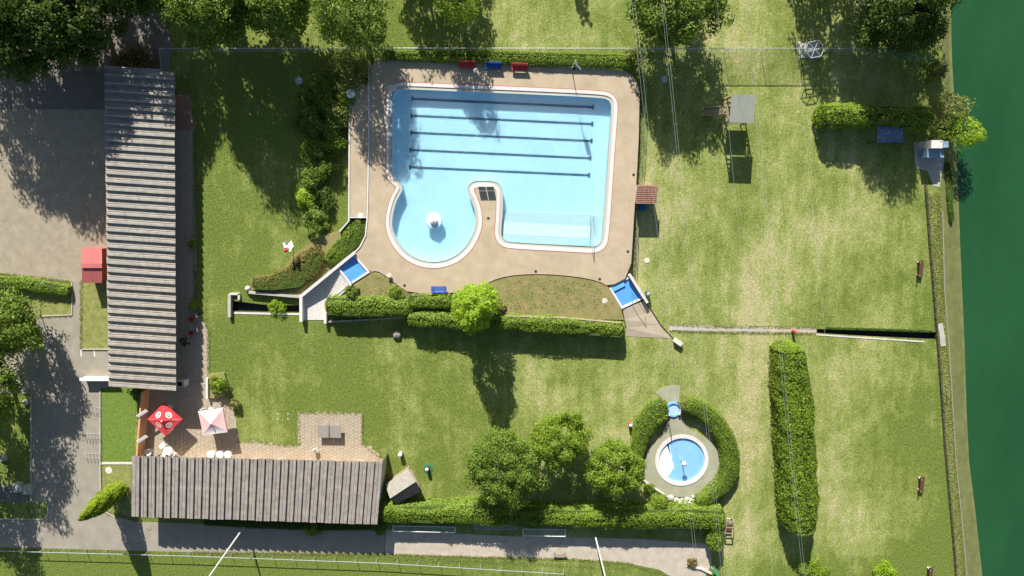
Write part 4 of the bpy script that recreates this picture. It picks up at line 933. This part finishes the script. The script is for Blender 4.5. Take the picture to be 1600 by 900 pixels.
# boulders and log edging
bl = [(1048, 778, .50), (1057, 782, .42), (1067, 789, .85), (1074, 781, .45), (1081, 785, .62), (1040, 775, .32)]
for i, (x, y, r) in enumerate(bl):
    p = U(x, y, .2); mb = MB(); prof = [(r * .9, 0), (r * 1.0, r * .25), (r * .8, r * .55), (r * .4, r * .7), (r * .05, r * .74)]; mb.lathe((p.x, p.y, .0), prof, 11)
    mb.v = [(v[0] + random.uniform(-.09, .09) * r, v[1] + random.uniform(-.09, .09) * r, v[2] + random.uniform(-.06, .06) * r) for v in mb.v]
    tag(mb.build('boulder', M_rock, None, True), ['second boulder from the left below the paddling pool', 'small grey boulder third from left below the paddling pool', 'largest pale boulder below the paddling pool', 'small boulder above the largest one at the paddling pool', 'rightmost boulder beside the log edging', 'leftmost small boulder below the paddling pool'][i], 'boulder', 'boulders below the paddling pool')
lg = thing('log_edging', 'curved palisade of short pale logs south-east of paddling pool', 'edging', U(1105, 768, 0))
pth = [(1083, 777), (1092, 774), (1101, 769), (1110, 764), (1119, 757), (1127, 749)]
for i in range(26):
    f = i / 25 * 5; j = min(4, int(f)); g = f - j; x = pth[j][0] * (1 - g) + pth[j + 1][0] * g; y = pth[j][1] * (1 - g) + pth[j + 1][1] * g
    p = U(x, y, .45); MB().lathe((p.x, p.y, 0), [(.13, 0), (.13, .42 + random.uniform(-.03, .05)), (.1, .48)], 9).build('log', M_stonew, lg)
lg2 = thing('log_edging', 'curved palisade of low logs south-west of paddling pool', 'edging', U(1024, 765, 0))
for i in range(22):
    f = i / 21; x = 1007 + 36 * f; y = 751 + 25 * f ** .9; p = U(x, y, .3); MB().lathe((p.x, p.y, 0), [(.11, 0), (.11, .3 + random.uniform(-.03, .05)), (.09, .34)], 9).build('log', M_stonew, lg2)

# ------------------------------------------------------------------ fences
def fence(name, label, pts, h, post_gap, post_r, pm, net=None, rails=(1.0,), rail_r=.03, z0=0., rm=None, lean=None):
    P = UL(pts, z0); t = thing(name, label, 'fence', P[0])
    mb = MB()
    for f in rails:
        MB().tube([v + Vector((0, 0, h * f)) for v in P], rail_r, 6).build('rail', rm or pm, t)
    if net: MB().strip(P, [v + Vector((0, 0, h)) for v in P]).build('net', net, t)
    cum = [0.]
    for i in range(1, len(P)): cum.append(cum[-1] + (P[i] - P[i - 1]).length)
    n = max(1, round(cum[-1] / post_gap)); me = MB().tube([(0, 0, 0), (0, 0, h)], post_r, 6).mesh('post', pm)
    for j in range(n + 1):
        s = cum[-1] * j / n; i = min(len(P) - 2, max(0, sum(1 for c in cum if c <= s) - 1)); q = P[i].lerp(P[i + 1], (s - cum[i]) / max(1e-6, cum[i + 1] - cum[i]))
        o = bpy.data.objects.new('post', me); COL.objects.link(o); o.parent = t; o.location = q - P[0]
    return t
fence('net_fence', 'tall wire fence along the top of the pool grounds', [(264, 82), (600, 81.5), (1000, 82), (1330, 82), (1362, 81)], 2.2, 4.0, .03, M_steel, M_net2, (1.0,), .035)
fence('net_fence', 'green mesh fence bending down to the river top right', [(1362, 81), (1410, 89), (1448, 98)], 1.8, 3.0, .035, M_green, M_net, (1.0,), .03)
fence('net_fence', 'short wire fence corner at the north end of the long roof', [(264, 82), (268, 116)], 2.2, 2.3, .035, M_steel, M_net2, (1.0,), .03)
fence('net_fence', 'dark wire fence down the east side of the pool deck', [(1000, 84), (1006, 140), (1002, 225), (999, 288)], 1.6, 2.6, .03, M_green, M_net2, (1.0,), .025)
fence('net_fence', 'dark wire fence from the kiosk to the east foot bath', [(993, 320), (990, 430)], 1.4, 2.4, .03, M_dark, M_net2, (1.0, .5), .03)
fence('barrier_rail', 'pale metal pitch railing along the bottom edge of the picture', [(-60, 851), (0, 854), (300, 862), (600, 873), (880, 890)], 1.05, 2.5, .035, M_steel, None, (1.0,), .04, rm=M_steel)
fence('river_fence', 'low dark post fence along the river path', [(1444, 290), (1452, 400), (1458, 470), (1462, 520), (1468, 600), (1474, 690), (1482, 780), (1490, 870), (1496, 960)], .55, 2.2, .05, M_woodd, None, (.95, .5), .045)
fence('plank_fence', 'weathered wooden rail fence behind the long pool hedge', [(790, 492), (880, 495), (968, 503)], .8, 2.2, .08, M_wood, None, (1.0, .55), .08, z0=1.1)
fence('picket_frame', 'square wooden gate frame at the river path', [(1469, 598), (1477, 602), (1477, 617), (1470, 613)], .8, 1.2, .04, M_wood, None, (1.0,), .04)
kerb('quay_edging', [(1473, 330), (1476, 450), (1483, 540), (1489, 640), (1494, 720), (1502, 800), (1511, 900), (1516, 960)], 1.5, .08, M_grey, 'grey stone edging along the river bank', 'edging')
kerb('culvert_slab', [(1469, 506), (1472, 522), (1474, 541)], 8, .12, M_conc, 'pale concrete culvert slab where the ditch meets the river', 'slab')

# bike racks
def rack(label, x0, y0, x1, y1):
    a, b = U(x0, y0, .45), U(x1, y1, .45); t = thing('bike_rack', label, 'bike rack', (a.x, a.y, .016)); d = (b - a); L = d.length; d.normalize(); n = Vector((-d.y, d.x, 0)) * .28
    g = Vector((0, 0, -.42)); mb = MB(); mb.tube([a + n + g, b + n + g], .025, 5); mb.tube([a - n + g, b - n + g], .025, 5); mb.build('base_frame', M_steel, t)
    for i in range(max(3, int(L / .35))):
        q = a.lerp(b, (i + .5) / max(3, int(L / .35))); MB().tube([q + n + g, q + n * .6 + Vector((0, 0, .05)), q - n * .6 + Vector((0, 0, .05)), q - n + g], .02, 5).build('hoop', M_steel, t)
rack('bike rack nearest the white wall, right of the road', 132, 639, 155, 643); rack('second bike rack below the white wall, right of the road', 128, 683, 156, 684); rack('third and lowest bike rack right of the road', 129, 714, 156, 715)
rack('upper bike rack left of the road', 50, 681, 76, 683); rack('middle bike rack left of the road', 51, 720, 80, 721); rack('longest bike rack at lower left of the road', 51, 750, 96, 751)
for (x, y, r, h, lab) in ((26, 763, .55, .7, 'square pale stone block at the lower left plot'), (40.5, 766, .40, .55, 'rounded pale stone next to the square block'), (37, 630, .32, .5, 'pale rock at the corner of the shaded plot'), (1, 716, .5, .5, 'pale rock cut by the left picture edge')):
    p = U(x, y, h); mb = MB()
    if 'square' in lab: mb.box((p.x, p.y, h / 2), (1.05, 1.05, h), .1)
    else:
        mb.lathe((p.x, p.y, 0), [(r, 0), (r * 1.05, h * .5), (r * .6, h * .9), (.05, h)], 9); mb.v = [(v[0] + random.uniform(-.07, .07), v[1] + random.uniform(-.07, .07), v[2]) for v in mb.v]
    tag(mb.build('stone', M_rock), lab, 'stone')

# street lamp, utility poles, wires
p = U(62, 483, 0); sl_ = thing('street_lamp', 'low street lamp beside the planted strip left', 'lamp', (p.x, p.y, 0))
local('post', MB().tube([(0, 0, 0), (0, 0, 2.6)], [.06, .045], 8), M_steel, sl_); local('lamp_head', MB().box((0, -.05, 2.62), (.75, .3, .12)), M_white, sl_)
for (px, py, lean, lab, hh) in ((385, 818, (0, -.07), 'pale utility pole behind the cafe roof', 11.), (929, 833, (.0, 0), 'pale utility pole in the lane by the bottom hedge', 11.)):
    p = U(px, py, 0); up = thing('utility_pole', lab, 'pole', (p.x, p.y, 0), 0)
    local('mast', MB().tube([(0, 0, 0), (lean[0] * hh, lean[1] * hh, hh)], [.11, .08], 10), M_pole, up); local('crossarm', MB().box((lean[0] * hh, lean[1] * hh, hh - .3), (1.4, .1, .12)), M_pole, up)
    for s in (-.6, .6): local('insulator', MB().lathe((lean[0] * hh + s, lean[1] * hh, hh - .24), [(.05, 0), (.07, .08), (.03, .16)], 8), M_white, up)
wn = ['leftmost thin overhead wire, crossing the deck fence', 'overhead wire just right of the leftmost one', 'third overhead wire from the left, above the dark tree', 'fourth overhead wire from the left, twin of the third', 'overhead wire passing over the play tower canopy edge', 'left one of twin wires above the oblong hedge', 'right one of twin wires above the oblong hedge', 'rightmost overhead wire, crossing the ladder pad']
for lab, (x0, x1) in zip(wn, ((988, 1090), (993, 1094), (1035, 1130), (1038.5, 1134), (1122, 1210), (1166, 1257), (1170, 1261), (1241, 1332))):
    a = U(x0 - (x1 - x0) * .3, -270, 10.5); b = U(x1 + (x1 - x0) * .3, 1170, 10.5); pts = []
    for i in range(25): f = i / 24; q = a.lerp(b, f); q.z -= 1.2 * 4 * f * (1 - f) * .6; pts.append(q)
    tag(MB().tube(pts, .009, 4).build('overhead_wire', M_wire), lab, 'wire', 'overhead wires')

# goals and frames below the bottom hedge
def goal(label, x0, x1, y, w_, h, m):
    a, b = U(x0, y, h), U(x1, y + (x1 - x0) * .02, h); t = thing('goal', label, 'goal', (a.x, a.y, 0)); L = (b - a).length; d = (b - a).normalized(); n = Vector((-d.y, d.x, 0)) * w_
    g = Vector((0, 0, -h)); MB().tube([a + g, a, b, b + g], .05, 6).build('front_frame', m, t); MB().tube([a + g + n, a + n * .9, b + n * .9, b + g + n], .04, 6).build('rear_frame', m, t)
    for q in (a, b): MB().tube([q, q + n * .9], .04, 6).build('stay', m, t)
    MB().strip([a + n * .9, b + n * .9], [a + n + g, b + n + g]).build('net', M_net, t); MB().strip([a, b], [a + n * .9, b + n * .9]).build('top_net', M_net2, t)
goal('white goal frame with dark green net below the hedge', 614, 711, 830, .75, 1.2, M_white)
goal('low pale frame between the two goals below the hedge', 741, 807, 826, .5, .7, M_steel); goal('white front goal frame with net right below the hedge', 817, 883, 837, .95, 1.2, M_white)
p = U(875, 868, .45); bd = thing('lane_bench', 'thin dark plank bench at the sunny edge of the gravel lane', 'bench', (p.x, p.y, 0)); local('seat', MB().box((0, 0, .42), (1.6, .3, .06)), M_wood, bd)
for s in (-1, 1): local('leg', MB().box((s * .6, 0, .2), (.1, .28, .39)), M_dark, bd)
# wooden play wagon
p = U(1139, 822, .9); wg = thing('play_cart', 'wooden open cart frame at the east end of the bottom hedge', 'play equipment', (p.x, p.y, 0), -.05)
for sx in (-.45, .45):
    for sy in (-.75, .75): local('post', MB().box((sx, sy, .65), (.09, .09, 1.3)), M_wood, wg)
for sx in (-.45, .45): local('side_rail', MB().box((sx, 0, 1.28), (.07, 1.55, .1)), M_wood, wg)
for sy in (-.75, 0, .75): local('cross_rail', MB().box((0, sy, 1.25), (.9, .07, .1)), M_wood, wg)
local('slide', MB().box((-.2, .55, .9), (.45, 1.2, .06), M=Matrix.Rotation(.5, 3, 'X')), M_white, wg); local('deck', MB().box((.1, -.3, .6), (.75, .8, .06)), M_brown, wg)
p = U(1118, 893, 1); gp = thing('green_parasol', 'closed green parasol standing beside the lane end', 'parasol', (p.x, p.y, 0)); local('cover', MB().lathe((0, 0, .7), [(.25, 0), (.28, .3), (.16, 1.2), (.03, 1.7)], 8), M_green, gp); local('pole', MB().tube([(0, 0, 0), (0, 0, .8)], .04, 8), M_steel, gp); local('base', MB().lathe((0, 0, 0), [(.3, 0), (.28, .08), (.06, .1)], 14), M_conc, gp)
kerb('stone_edging', [(1082, 886), (1096, 889), (1112, 897)], 3, .25, M_stonew, 'pale stones bordering the weedy lane end', 'edging')
# river huts
hu = thing('lattice_shelter', 'blue slatted shelter roof in the shade below the hedge', 'shelter', U(1391, 210, 0))
for i in range(11): P = UL([(1371, 195.5 + i * 2.5), (1411, 195.5 + i * 2.5), (1411, 197.3 + i * 2.5), (1371, 197.3 + i * 2.5)], 2.2); MB().prism(P, 2.14, 2.2).build('roof_slat', M_bluehut, hu)
for q in ((1372, 197), (1410, 197), (1372, 221), (1410, 221)): v = U(q[0], q[1], 2.1); MB().box((v.x, v.y, 1.07), (.12, .12, 2.14)).build('post', M_brown, hu)
for y in (197.5, 220.5):
    a, b = U(1371, y, 2.1), U(1411, y, 2.1); MB().tube([a, b], .06, 5).build('beam', M_brown, hu)
jh = thing('river_hut', 'small two-level blue-grey hut on the river bank', 'hut', U(1466, 232, 0))
MB().prism(UL([(1449, 231), (1475, 232), (1475, 246), (1449, 246)], 1.8), -.3, 1.8).build('lower_body', M_tealhut, jh); MB().prism(UL([(1455, 219), (1473, 219), (1473, 231.5), (1455, 231.5)], 2.4), -.3, 2.4).build('upper_body', M_offw, jh); MB().prism(UL([(1473.5, 220.5), (1482, 220.5), (1482, 230.5), (1473.5, 230.5)], 2.3), -.3, 2.3).build('annex', M_tealhut, jh)
sheet('hut_apron', [(1428, 222), (1476, 222), (1474, 258), (1468, 292), (1458, 290), (1450, 268), (1430, 262)], .03, M_conc, thick=.05)
p = U(212, 95, 0)
for i in range(1):
    n = 900; P = np.stack([p.x + rng.normal(0, 1.3, n), p.y + rng.normal(0, .7, n), np.abs(rng.normal(.12, .12, n)) + .03], 1); lo_ = leaves('leaf_pile', P, rng.normal(size=(n, 3)) + [0, 0, .6], .3, F_red, None); tag(lo_, 'rusty brown heap of cuttings at the north end of the long roof', 'leaf pile')

# ------------------------------------------------------------------ trees
G1 = 'trees along the top edge'
tree('broad_tree', 'dark tree crown at the top left, nearest the gravel yard', 20, 46, 12.5, 5.2, F_shade, 19000, .32, group=G1)
tree('broad_tree', 'dark tree crown second from the left at the top', 64, 10, 12.5, 5.1, F_shade, 18000, .32, group=G1)
tree('broad_tree', 'dark tree crown reaching right towards the long roof', 112, 24, 11.5, 4.5, F_shade, 15000, .32, group=G1)
tree('broad_tree', 'dark tree at the far left edge of the asphalt yard', -60, 25, 12.5, 5.4, F_shade, 15000, .34, group=G1)
tree('broad_tree', 'big leafy green tree overhanging the left end of the fence', 326, -8, 12.5, 5.3, F_mid, 24000, .33, group=G1)
tree('broad_tree', 'leafy tree right of the big one over the left fence', 420, -12, 11.5, 4.4, F_mid, 17000, .32, group=G1)
tree('broad_tree', 'dark leafy tree partly cut by the top left edge', 205, -50, 12.0, 4.6, F_shade, 10000, .32, group=G1)
tree('feathery_tree', 'loose green tree at the top left of the pool', 548, 18, 11.0, 4.4, F_mid, 14000, .26, clump=.22, group=G1)
tree('feathery_tree', 'small feathery tree cut by the top edge above the pool', 712, -8, 9.0, 2.9, F_fresh, 5200, .24, clump=.22, group=G1)
tree('broad_tree', 'dense dark tree at the top centre right of the pool', 1060, 4, 9.5, 4.6, F_mid, 21000, .28, group=G1)
tree('broad_tree', 'dark riverside tree at the top right corner', 1412, 14, 11.5, 5.1, F_shade, 20000, .28, group=G1)
tree('broad_tree', 'dark riverside tree cut by the top right edge', 1445, -70, 12.5, 5.2, F_shade, 13000, .30, group=G1)
tree('broad_tree', 'tree above the top edge that shades the lawn by the ladder', 1318, -118, 11.0, 4.3, F_dark, 9000, .32, group=G1)
tree('broad_tree', 'tree above the top edge whose shade reaches the fence left of centre', 640, -120, 9.5, 3.6, F_mid, 6000, .32, group=G1)
tree('broad_tree', 'tree above the top edge shading the grass north of the pool', 700, -170, 9.0, 2.4, F_mid, 4000, .3, group=G1)
tree('broad_tree', 'tree above the top edge shading the path north of the long roof', 140, -160, 12.0, 5.0, F_shade, 11000, .34, group=G1)
tree('slim_tree', 'slim tree above the top edge casting the narrow shadow', 886, -175, 8.0, .85, F_mid, 1300, .3, rz=3.2, group=G1)
tree('broad_tree', 'leafy tree at the left edge below the planted strip', 2, 512, 9.5, 4.0, F_mid, 11000, .3)
tree('broad_tree', 'tree beyond the left edge shading the bike racks', -42, 610, 10.5, 4.8, F_mid, 9500, .34, clump=.2)
tree('broad_tree', 'tree beyond the left edge shading the lower road', -70, 735, 9.5, 4.2, F_mid, 7500, .34, clump=.2)
tree('acacia', 'bright yellow-green tree south of the pool', 741, 477, 10.0, 2.75, F_bright, 13000, .24, rz=4.5, clump=.22, rough=.15)
tree('round_tree', 'largest of three round trees, dark green, left one', 788, 731, 7.4, 4.6, F_mid, 30000, .21, rz=2.9, clump=.19, rough=.08)
tree('round_tree', 'middle round tree at the back of the three', 874, 686, 6.8, 3.6, F_fresh, 21000, .21, rz=2.5, clump=.19, rough=.08)
tree('round_tree', 'rightmost of three round trees, lighter green and looser', 960, 731, 6.4, 3.5, F_fresh, 16000, .23, rz=2.5, clump=.20, rough=.10)
for i, (x, y, h, lab) in enumerate(((190, 760, 8.0, 'taller slim conifer standing nearest the cafe roof'), (183, 768, 7.4, 'shorter slim conifer beside the taller one on the verge'))):
    p = U(x, y, 0); t = thing('conifer', lab, 'tree', (p.x, p.y, 0)); n = 6500
    f = rng.uniform(.02, 1, n) ** .8; rad = 1.25 * np.sqrt(np.clip(np.sin(np.pi * (f * .86 + .13)), .02, 1)) * (1 - f * .45); a = rng.uniform(0, 2 * np.pi, n); rr = rad * (1 - rng.exponential(.08, n)) * (1 + .2 * np.sin(a * 4 + f * 9) * np.sin(f * 14 + a))
    P = np.stack([p.x + rr * np.cos(a), p.y + rr * np.sin(a), f * h], 1); leaves('crown', P, np.stack([np.cos(a), np.sin(a), np.full(n, .7)], 1) + rng.normal(size=(n, 3)) * .4, .2, F_conif, t); MB().tube([(p.x, p.y, 0), (p.x, p.y, h * .95)], [.16, .03], 7).build('trunk', M_bark, t)
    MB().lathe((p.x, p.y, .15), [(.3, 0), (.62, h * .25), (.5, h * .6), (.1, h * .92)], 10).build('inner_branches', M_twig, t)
tree('willow', 'wispy pale tree leaning over the river, upper one', 1488, 168, 4.2, 1.9, F_olive, 1600, .2, clump=.2, rough=.4)
tree('willow', 'bright yellow-green tree leaning over the river by the hut', 1507, 205, 3.6, 2.0, F_bright, 2600, .2, clump=.24)
tree('willow', 'dark lower shrub tree between hedge and river', 1478, 200, 3.0, 1.7, F_mid, 1900, .2, clump=.26)
shrub('river_bush', 'small round bush on the bank at the fence end', 1468, 106, 17, 2.2, F_olive, 1900, .18)
shrub('bush', 'bright green bush cut by the bottom edge below the oblong hedge', 1274, 896, 26, 2.6, F_fresh, 3000, .2); shrub('bush', 'yellow-green bush cut by the bottom edge near the river benches', 1384, 895, 19, 2.2, F_bright, 1700, .2)

# ------------------------------------------------------------------ hedges and shrubs
hedge('hedge', 'broad oblong hedge block standing on the right lawn', [(1241, 550), (1245, 600), (1252, 700), (1256, 790), (1256, 830)], [21, 27, 28, 28, 25], 4.5, F_fresh, 85, .22, bulge=.07)
hedge('hedge', 'bright hedge above the blue shelter near the river', [(1290, 180), (1340, 180), (1400, 182), (1455, 185)], [18, 19, 19, 20], 2.9, F_fresh, 60, .24)
hedge('hedge', 'west half of the hedge row south of the pool', [(512, 479), (560, 480), (610, 481), (642, 482)], [17, 18, 17, 15], 2.1, F_fresh, 75, .2)
hedge('hedge', 'short hedge piece behind the west half south of the pool', [(640, 472), (670, 471), (704, 472)], 13, 2.2, F_fresh, 75, .2)
hedge('hedge', 'long east half of the hedge row south of the pool', [(640, 499), (700, 501), (800, 505), (900, 511), (972, 517)], [13, 14, 14, 15, 14], 2.3, F_fresh, 75, .2)
hedge('hedge', 'long bright hedge between lawn and the gravel lane', [(600, 803), (680, 805), (745, 804), (820, 808), (900, 811), (1000, 812), (1080, 811), (1128, 814)], [16, 18, 19, 18, 18, 19, 21, 20], 2.6, F_fresh, 70, .22)
hedge('hedge', 'short hedge corner below the east end of the lane hedge', [(1120, 830), (1120, 858)], 15, 2.4, F_fresh, 70, .22)
hedge('hedge', 'low hedge between fence and the north edge of the deck', [(600, 86), (700, 87), (800, 89), (900, 93), (990, 96)], [8, 9, 10, 11, 11], 1.0, F_fresh, 110, .17, z0=.9)
hedge('clipped_hedge', 'right crescent of clipped hedge round the paddling pool', k([(395, 190), (490, 215), (590, 300), (670, 420), (695, 540), (690, 650), (640, 735), (540, 815), (470, 835)]), [13, 15, 16, 16, 16, 17, 15, 12, 9], 1.5, F_fresh, 110, .14, bulge=.05)
hedge('clipped_hedge', 'left crescent of clipped hedge round the paddling pool', k([(255, 185), (190, 235), (130, 320), (85, 430), (75, 540), (85, 620)]), [12, 19, 19, 13, 10, 8], 1.45, F_fresh, 110, .14, bulge=.05)
shrub('bush', 'leafy bush beside the small round foot bath, left', 1031, 652, 13, 1.7, F_fresh, 1400, .18); shrub('bush', 'feathery bush beside the small round foot bath, right', 1072, 633, 12, 1.8, F_olive, 1200, .18)
shrub('bush', 'round clipped bush below left of the paddling pool boulders', 1030, 786, 17, 2.3, F_fresh, 2400, .17); shrub('bush', 'low bright bush under the log edging', 1092, 786, 10, 1.0, F_bright, 800, .15); shrub('bush', 'low bush at the left end of the log palisade', 1014, 763, 10, .8, F_fresh, 800, .16)
SH = [(540, 108, 38, 2.8, F_olive, 3800, 'bamboo-like olive bush at the north-west deck corner'), (505, 130, 24, 2.2, F_mid, 1900, 'dark bush left of the bamboo-like one'), (500, 182, 32, 2.4, F_mid, 4600, 'large dark bush west of the walkway'), (528, 178, 22, 2.2, F_olive, 2000, 'sunlit olive bush touching the walkway'), (523, 218, 21, 1.9, F_fresh, 2400, 'bright ball-shaped bush beside the walkway'), (490, 238, 25, 2.0, F_mid, 3000, 'dark bush below left of the bright ball'), (474, 311, 18, 1.8, F_bright, 2200, 'bright ball-shaped bush alone in tree shade'), (490, 275, 21, 1.8, F_mid, 2600, 'dark bush above the lone bright ball'), (492, 346, 24, 1.7, F_mid, 2800, 'dark bush below the lone bright ball'), (470, 190, 16, 1.6, F_mid, 1600, 'small dark bush at the left of the shrub belt'), (516, 150, 26, 2.3, F_mid, 3200, 'dense green bush directly below the bamboo-like one'), (512, 258, 20, 1.6, F_mid, 2000, 'green bush between bright ball and the walkway wall'), (505, 312, 19, 1.5, F_dark, 1800, 'dark bush right of the lone bright ball'), (482, 155, 20, 2.0, F_mid, 2000, 'green bush left of the shrub belt under the tree'), (536, 150, 18, 2.0, F_fresh, 1800, 'fresh green bush touching the north end of the walkway')]
for x, y, r, h, m, n, lab in SH: shrub('bush', lab, x, y, r, h, m, n, .21, group='bushes west of the walkway')
hedge('shrub_belt', 'low sunlit shrubs filling the bed beside the blue foot bath', [(564, 350), (552, 372), (530, 392), (512, 408)], [14, 17, 16, 11], .9, F_fresh, 90, .17, z0=.45, cat='shrubs', bulge=.16)
hedge('shrub_belt', 'reddish low shrubs on the slope above the stairs', [(497, 395), (485, 415), (460, 434), (425, 442), (396, 444)], [17, 22, 22, 15, 11], .65, F_red, 100, .16, z0=.40, cat='shrubs', bulge=.16)
shrub('bush', 'glossy shrub inside the white planter', 340, 602, 18, 1.3, F_fresh, 1500, .2, z0=.3); shrub('bush', 'drooping plant at the lawn corner right of the planter', 366, 631, 9, 1.1, F_olive, 420, .24)
shrub('bush', 'grey-green bush at the right side of the stone stairs', 549, 456, 12, 1.9, F_mid, 1200, .18, z0=.4); shrub('bush', 'small round bush beside the pool hedge', 619, 460, 13, 1.6, F_fresh, 1300, .18, z0=.6); shrub('bush', 'silvery bush right of the yellow-green tree', 778, 480, 13, 2.0, F_olive, 1300, .2, z0=.6)
shrub('bush', 'small spiky bush at the west ditch', 432, 481, 14, .7, F_bright, 900, .15); shrub('bush', 'dark shrub at the top of the terrace wall', 210, 616, 12, 1.8, F_mid, 1000, .2); shrub('potted_palm', 'small palm-like plant on the shaded terrace edge', 300, 382, 7, 1.2, F_fresh, 350, .3); shrub('bush', 'yellowish potted plant north of the red chairs', 301, 477, 8, 1.1, F_bright, 420, .25)
shrub('bush', 'round olive bush under the cafe eaves by the lane', 488, 827, 15, 1.6, F_fresh, 1300, .2); shrub('bush', 'dark bush under the cafe corner by the lane', 590, 824, 14, 1.5, F_mid, 1200, .2)
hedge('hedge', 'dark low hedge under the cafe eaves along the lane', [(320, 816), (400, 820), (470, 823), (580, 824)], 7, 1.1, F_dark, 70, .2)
hedge('shrub_belt', 'low green hedge strip below the gravel yard', [(-20, 440), (30, 443), (70, 449), (106, 455)], [10, 11, 10, 8], .9, F_fresh, 80, .2, cat='shrubs', bulge=.2)
shrub('bush', 'ragged shrub at the north-east deck corner', 985, 90, 14, 2.4, F_olive, 1400, .2); shrub('bush', 'weedy dry bush at the lane end', 1082, 880, 10, .7, F_red, 500, .18)
hedge('ditch_plants', 'row of dark weeds along the long ditch edge', [(1290, 513), (1370, 515), (1455, 518)], 2.2, .22, F_dark, 110, .14, cat='plants')
hedge('bank_plants', 'tufts along the shaded river bank above the path', [(1480, 255), (1484, 290), (1487, 345)], [6, 7, 4], .5, F_dark, 80, .18, z0=-.5, cat='plants', bulge=.3)

# ------------------------------------------------------------------ tall grass left standing on banks and verges
def tall_grass(n, quads, hgt, lab, z=0., m=None):
    P = []
    for q in quads:
        A = UL(q[:4], z); k_ = int(n * q[4]); u = rng.uniform(0, 1, k_); v = rng.uniform(0, 1, k_)
        a = np.array([[*p] for p in A]); P.append((a[0] * (1 - u)[:, None] + a[1] * u[:, None]) * (1 - v)[:, None] + (a[3] * (1 - u)[:, None] + a[2] * u[:, None]) * v[:, None])
    P = np.concatenate(P); P[:, 2] += np.abs(rng.normal(hgt * .5, hgt * .25, len(P))) + .02
    o = leaves('tall_grass', P, rng.normal(size=(len(P), 3)) * .5 + [0, .25, .9], .22, m or F_grass, None, .25); o['kind'] = 'stuff'; return o
tall_grass(9000, [((1446, 300), (1469, 300), (1477, 520), (1463, 520), .35), ((1464, 530), (1480, 530), (1508, 900), (1492, 900), .5), ((600, 868), (980, 884), (980, 890), (600, 874), .1), ((0, 858), (600, 868), (600, 872), (0, 862), .05)], .08, '')
E_ = []
for L_, k_ in (([(303, 205), (304, 480), (318, 500), (326, 520), (326, 590)], .2), ([(371, 692), (400, 690), (440, 697), (468, 696), (467, 645), (566, 646), (566, 694), (596, 716)], .2), ([(0, 428), (60, 434), (112, 441)], .1), ([(0, 560), (60, 495), (112, 493)], .1), ([(127, 441), (127, 546)], .06), ([(157, 606), (158, 795), (215, 815)], .1), ([(300, 863), (600, 866), (800, 872), (900, 874), (980, 880), (1050, 902)], .25), ([(1000, 84), (1001, 160), (1000, 225), (992, 350), (988, 430)], .2), ([(1046, 517), (1116, 519), (1276, 521)], .15), ([(1046, 507), (1116, 510), (1276, 512)], .15)):
    for p_, q_ in zip(L_[:-1], L_[1:]):
        ll = math.hypot(q_[0] - p_[0], q_[1] - p_[1]); nx_, ny_ = -(q_[1] - p_[1]) / ll * 2.2, (q_[0] - p_[0]) / ll * 2.2
        E_.append(((p_[0] - nx_, p_[1] - ny_), (q_[0] - nx_, q_[1] - ny_), (q_[0] + nx_, q_[1] + ny_), (p_[0] + nx_, p_[1] + ny_), ll / 1000))
tall_grass(4200, E_, .06, '')

tall_grass(900, [((600, 432), (640, 458), (640, 462), (578, 428), .12), ((790, 432), (930, 440), (965, 480), (790, 486), .75), ((590, 445), (640, 460), (640, 470), (560, 455), .13)], .05, '', 1.12)
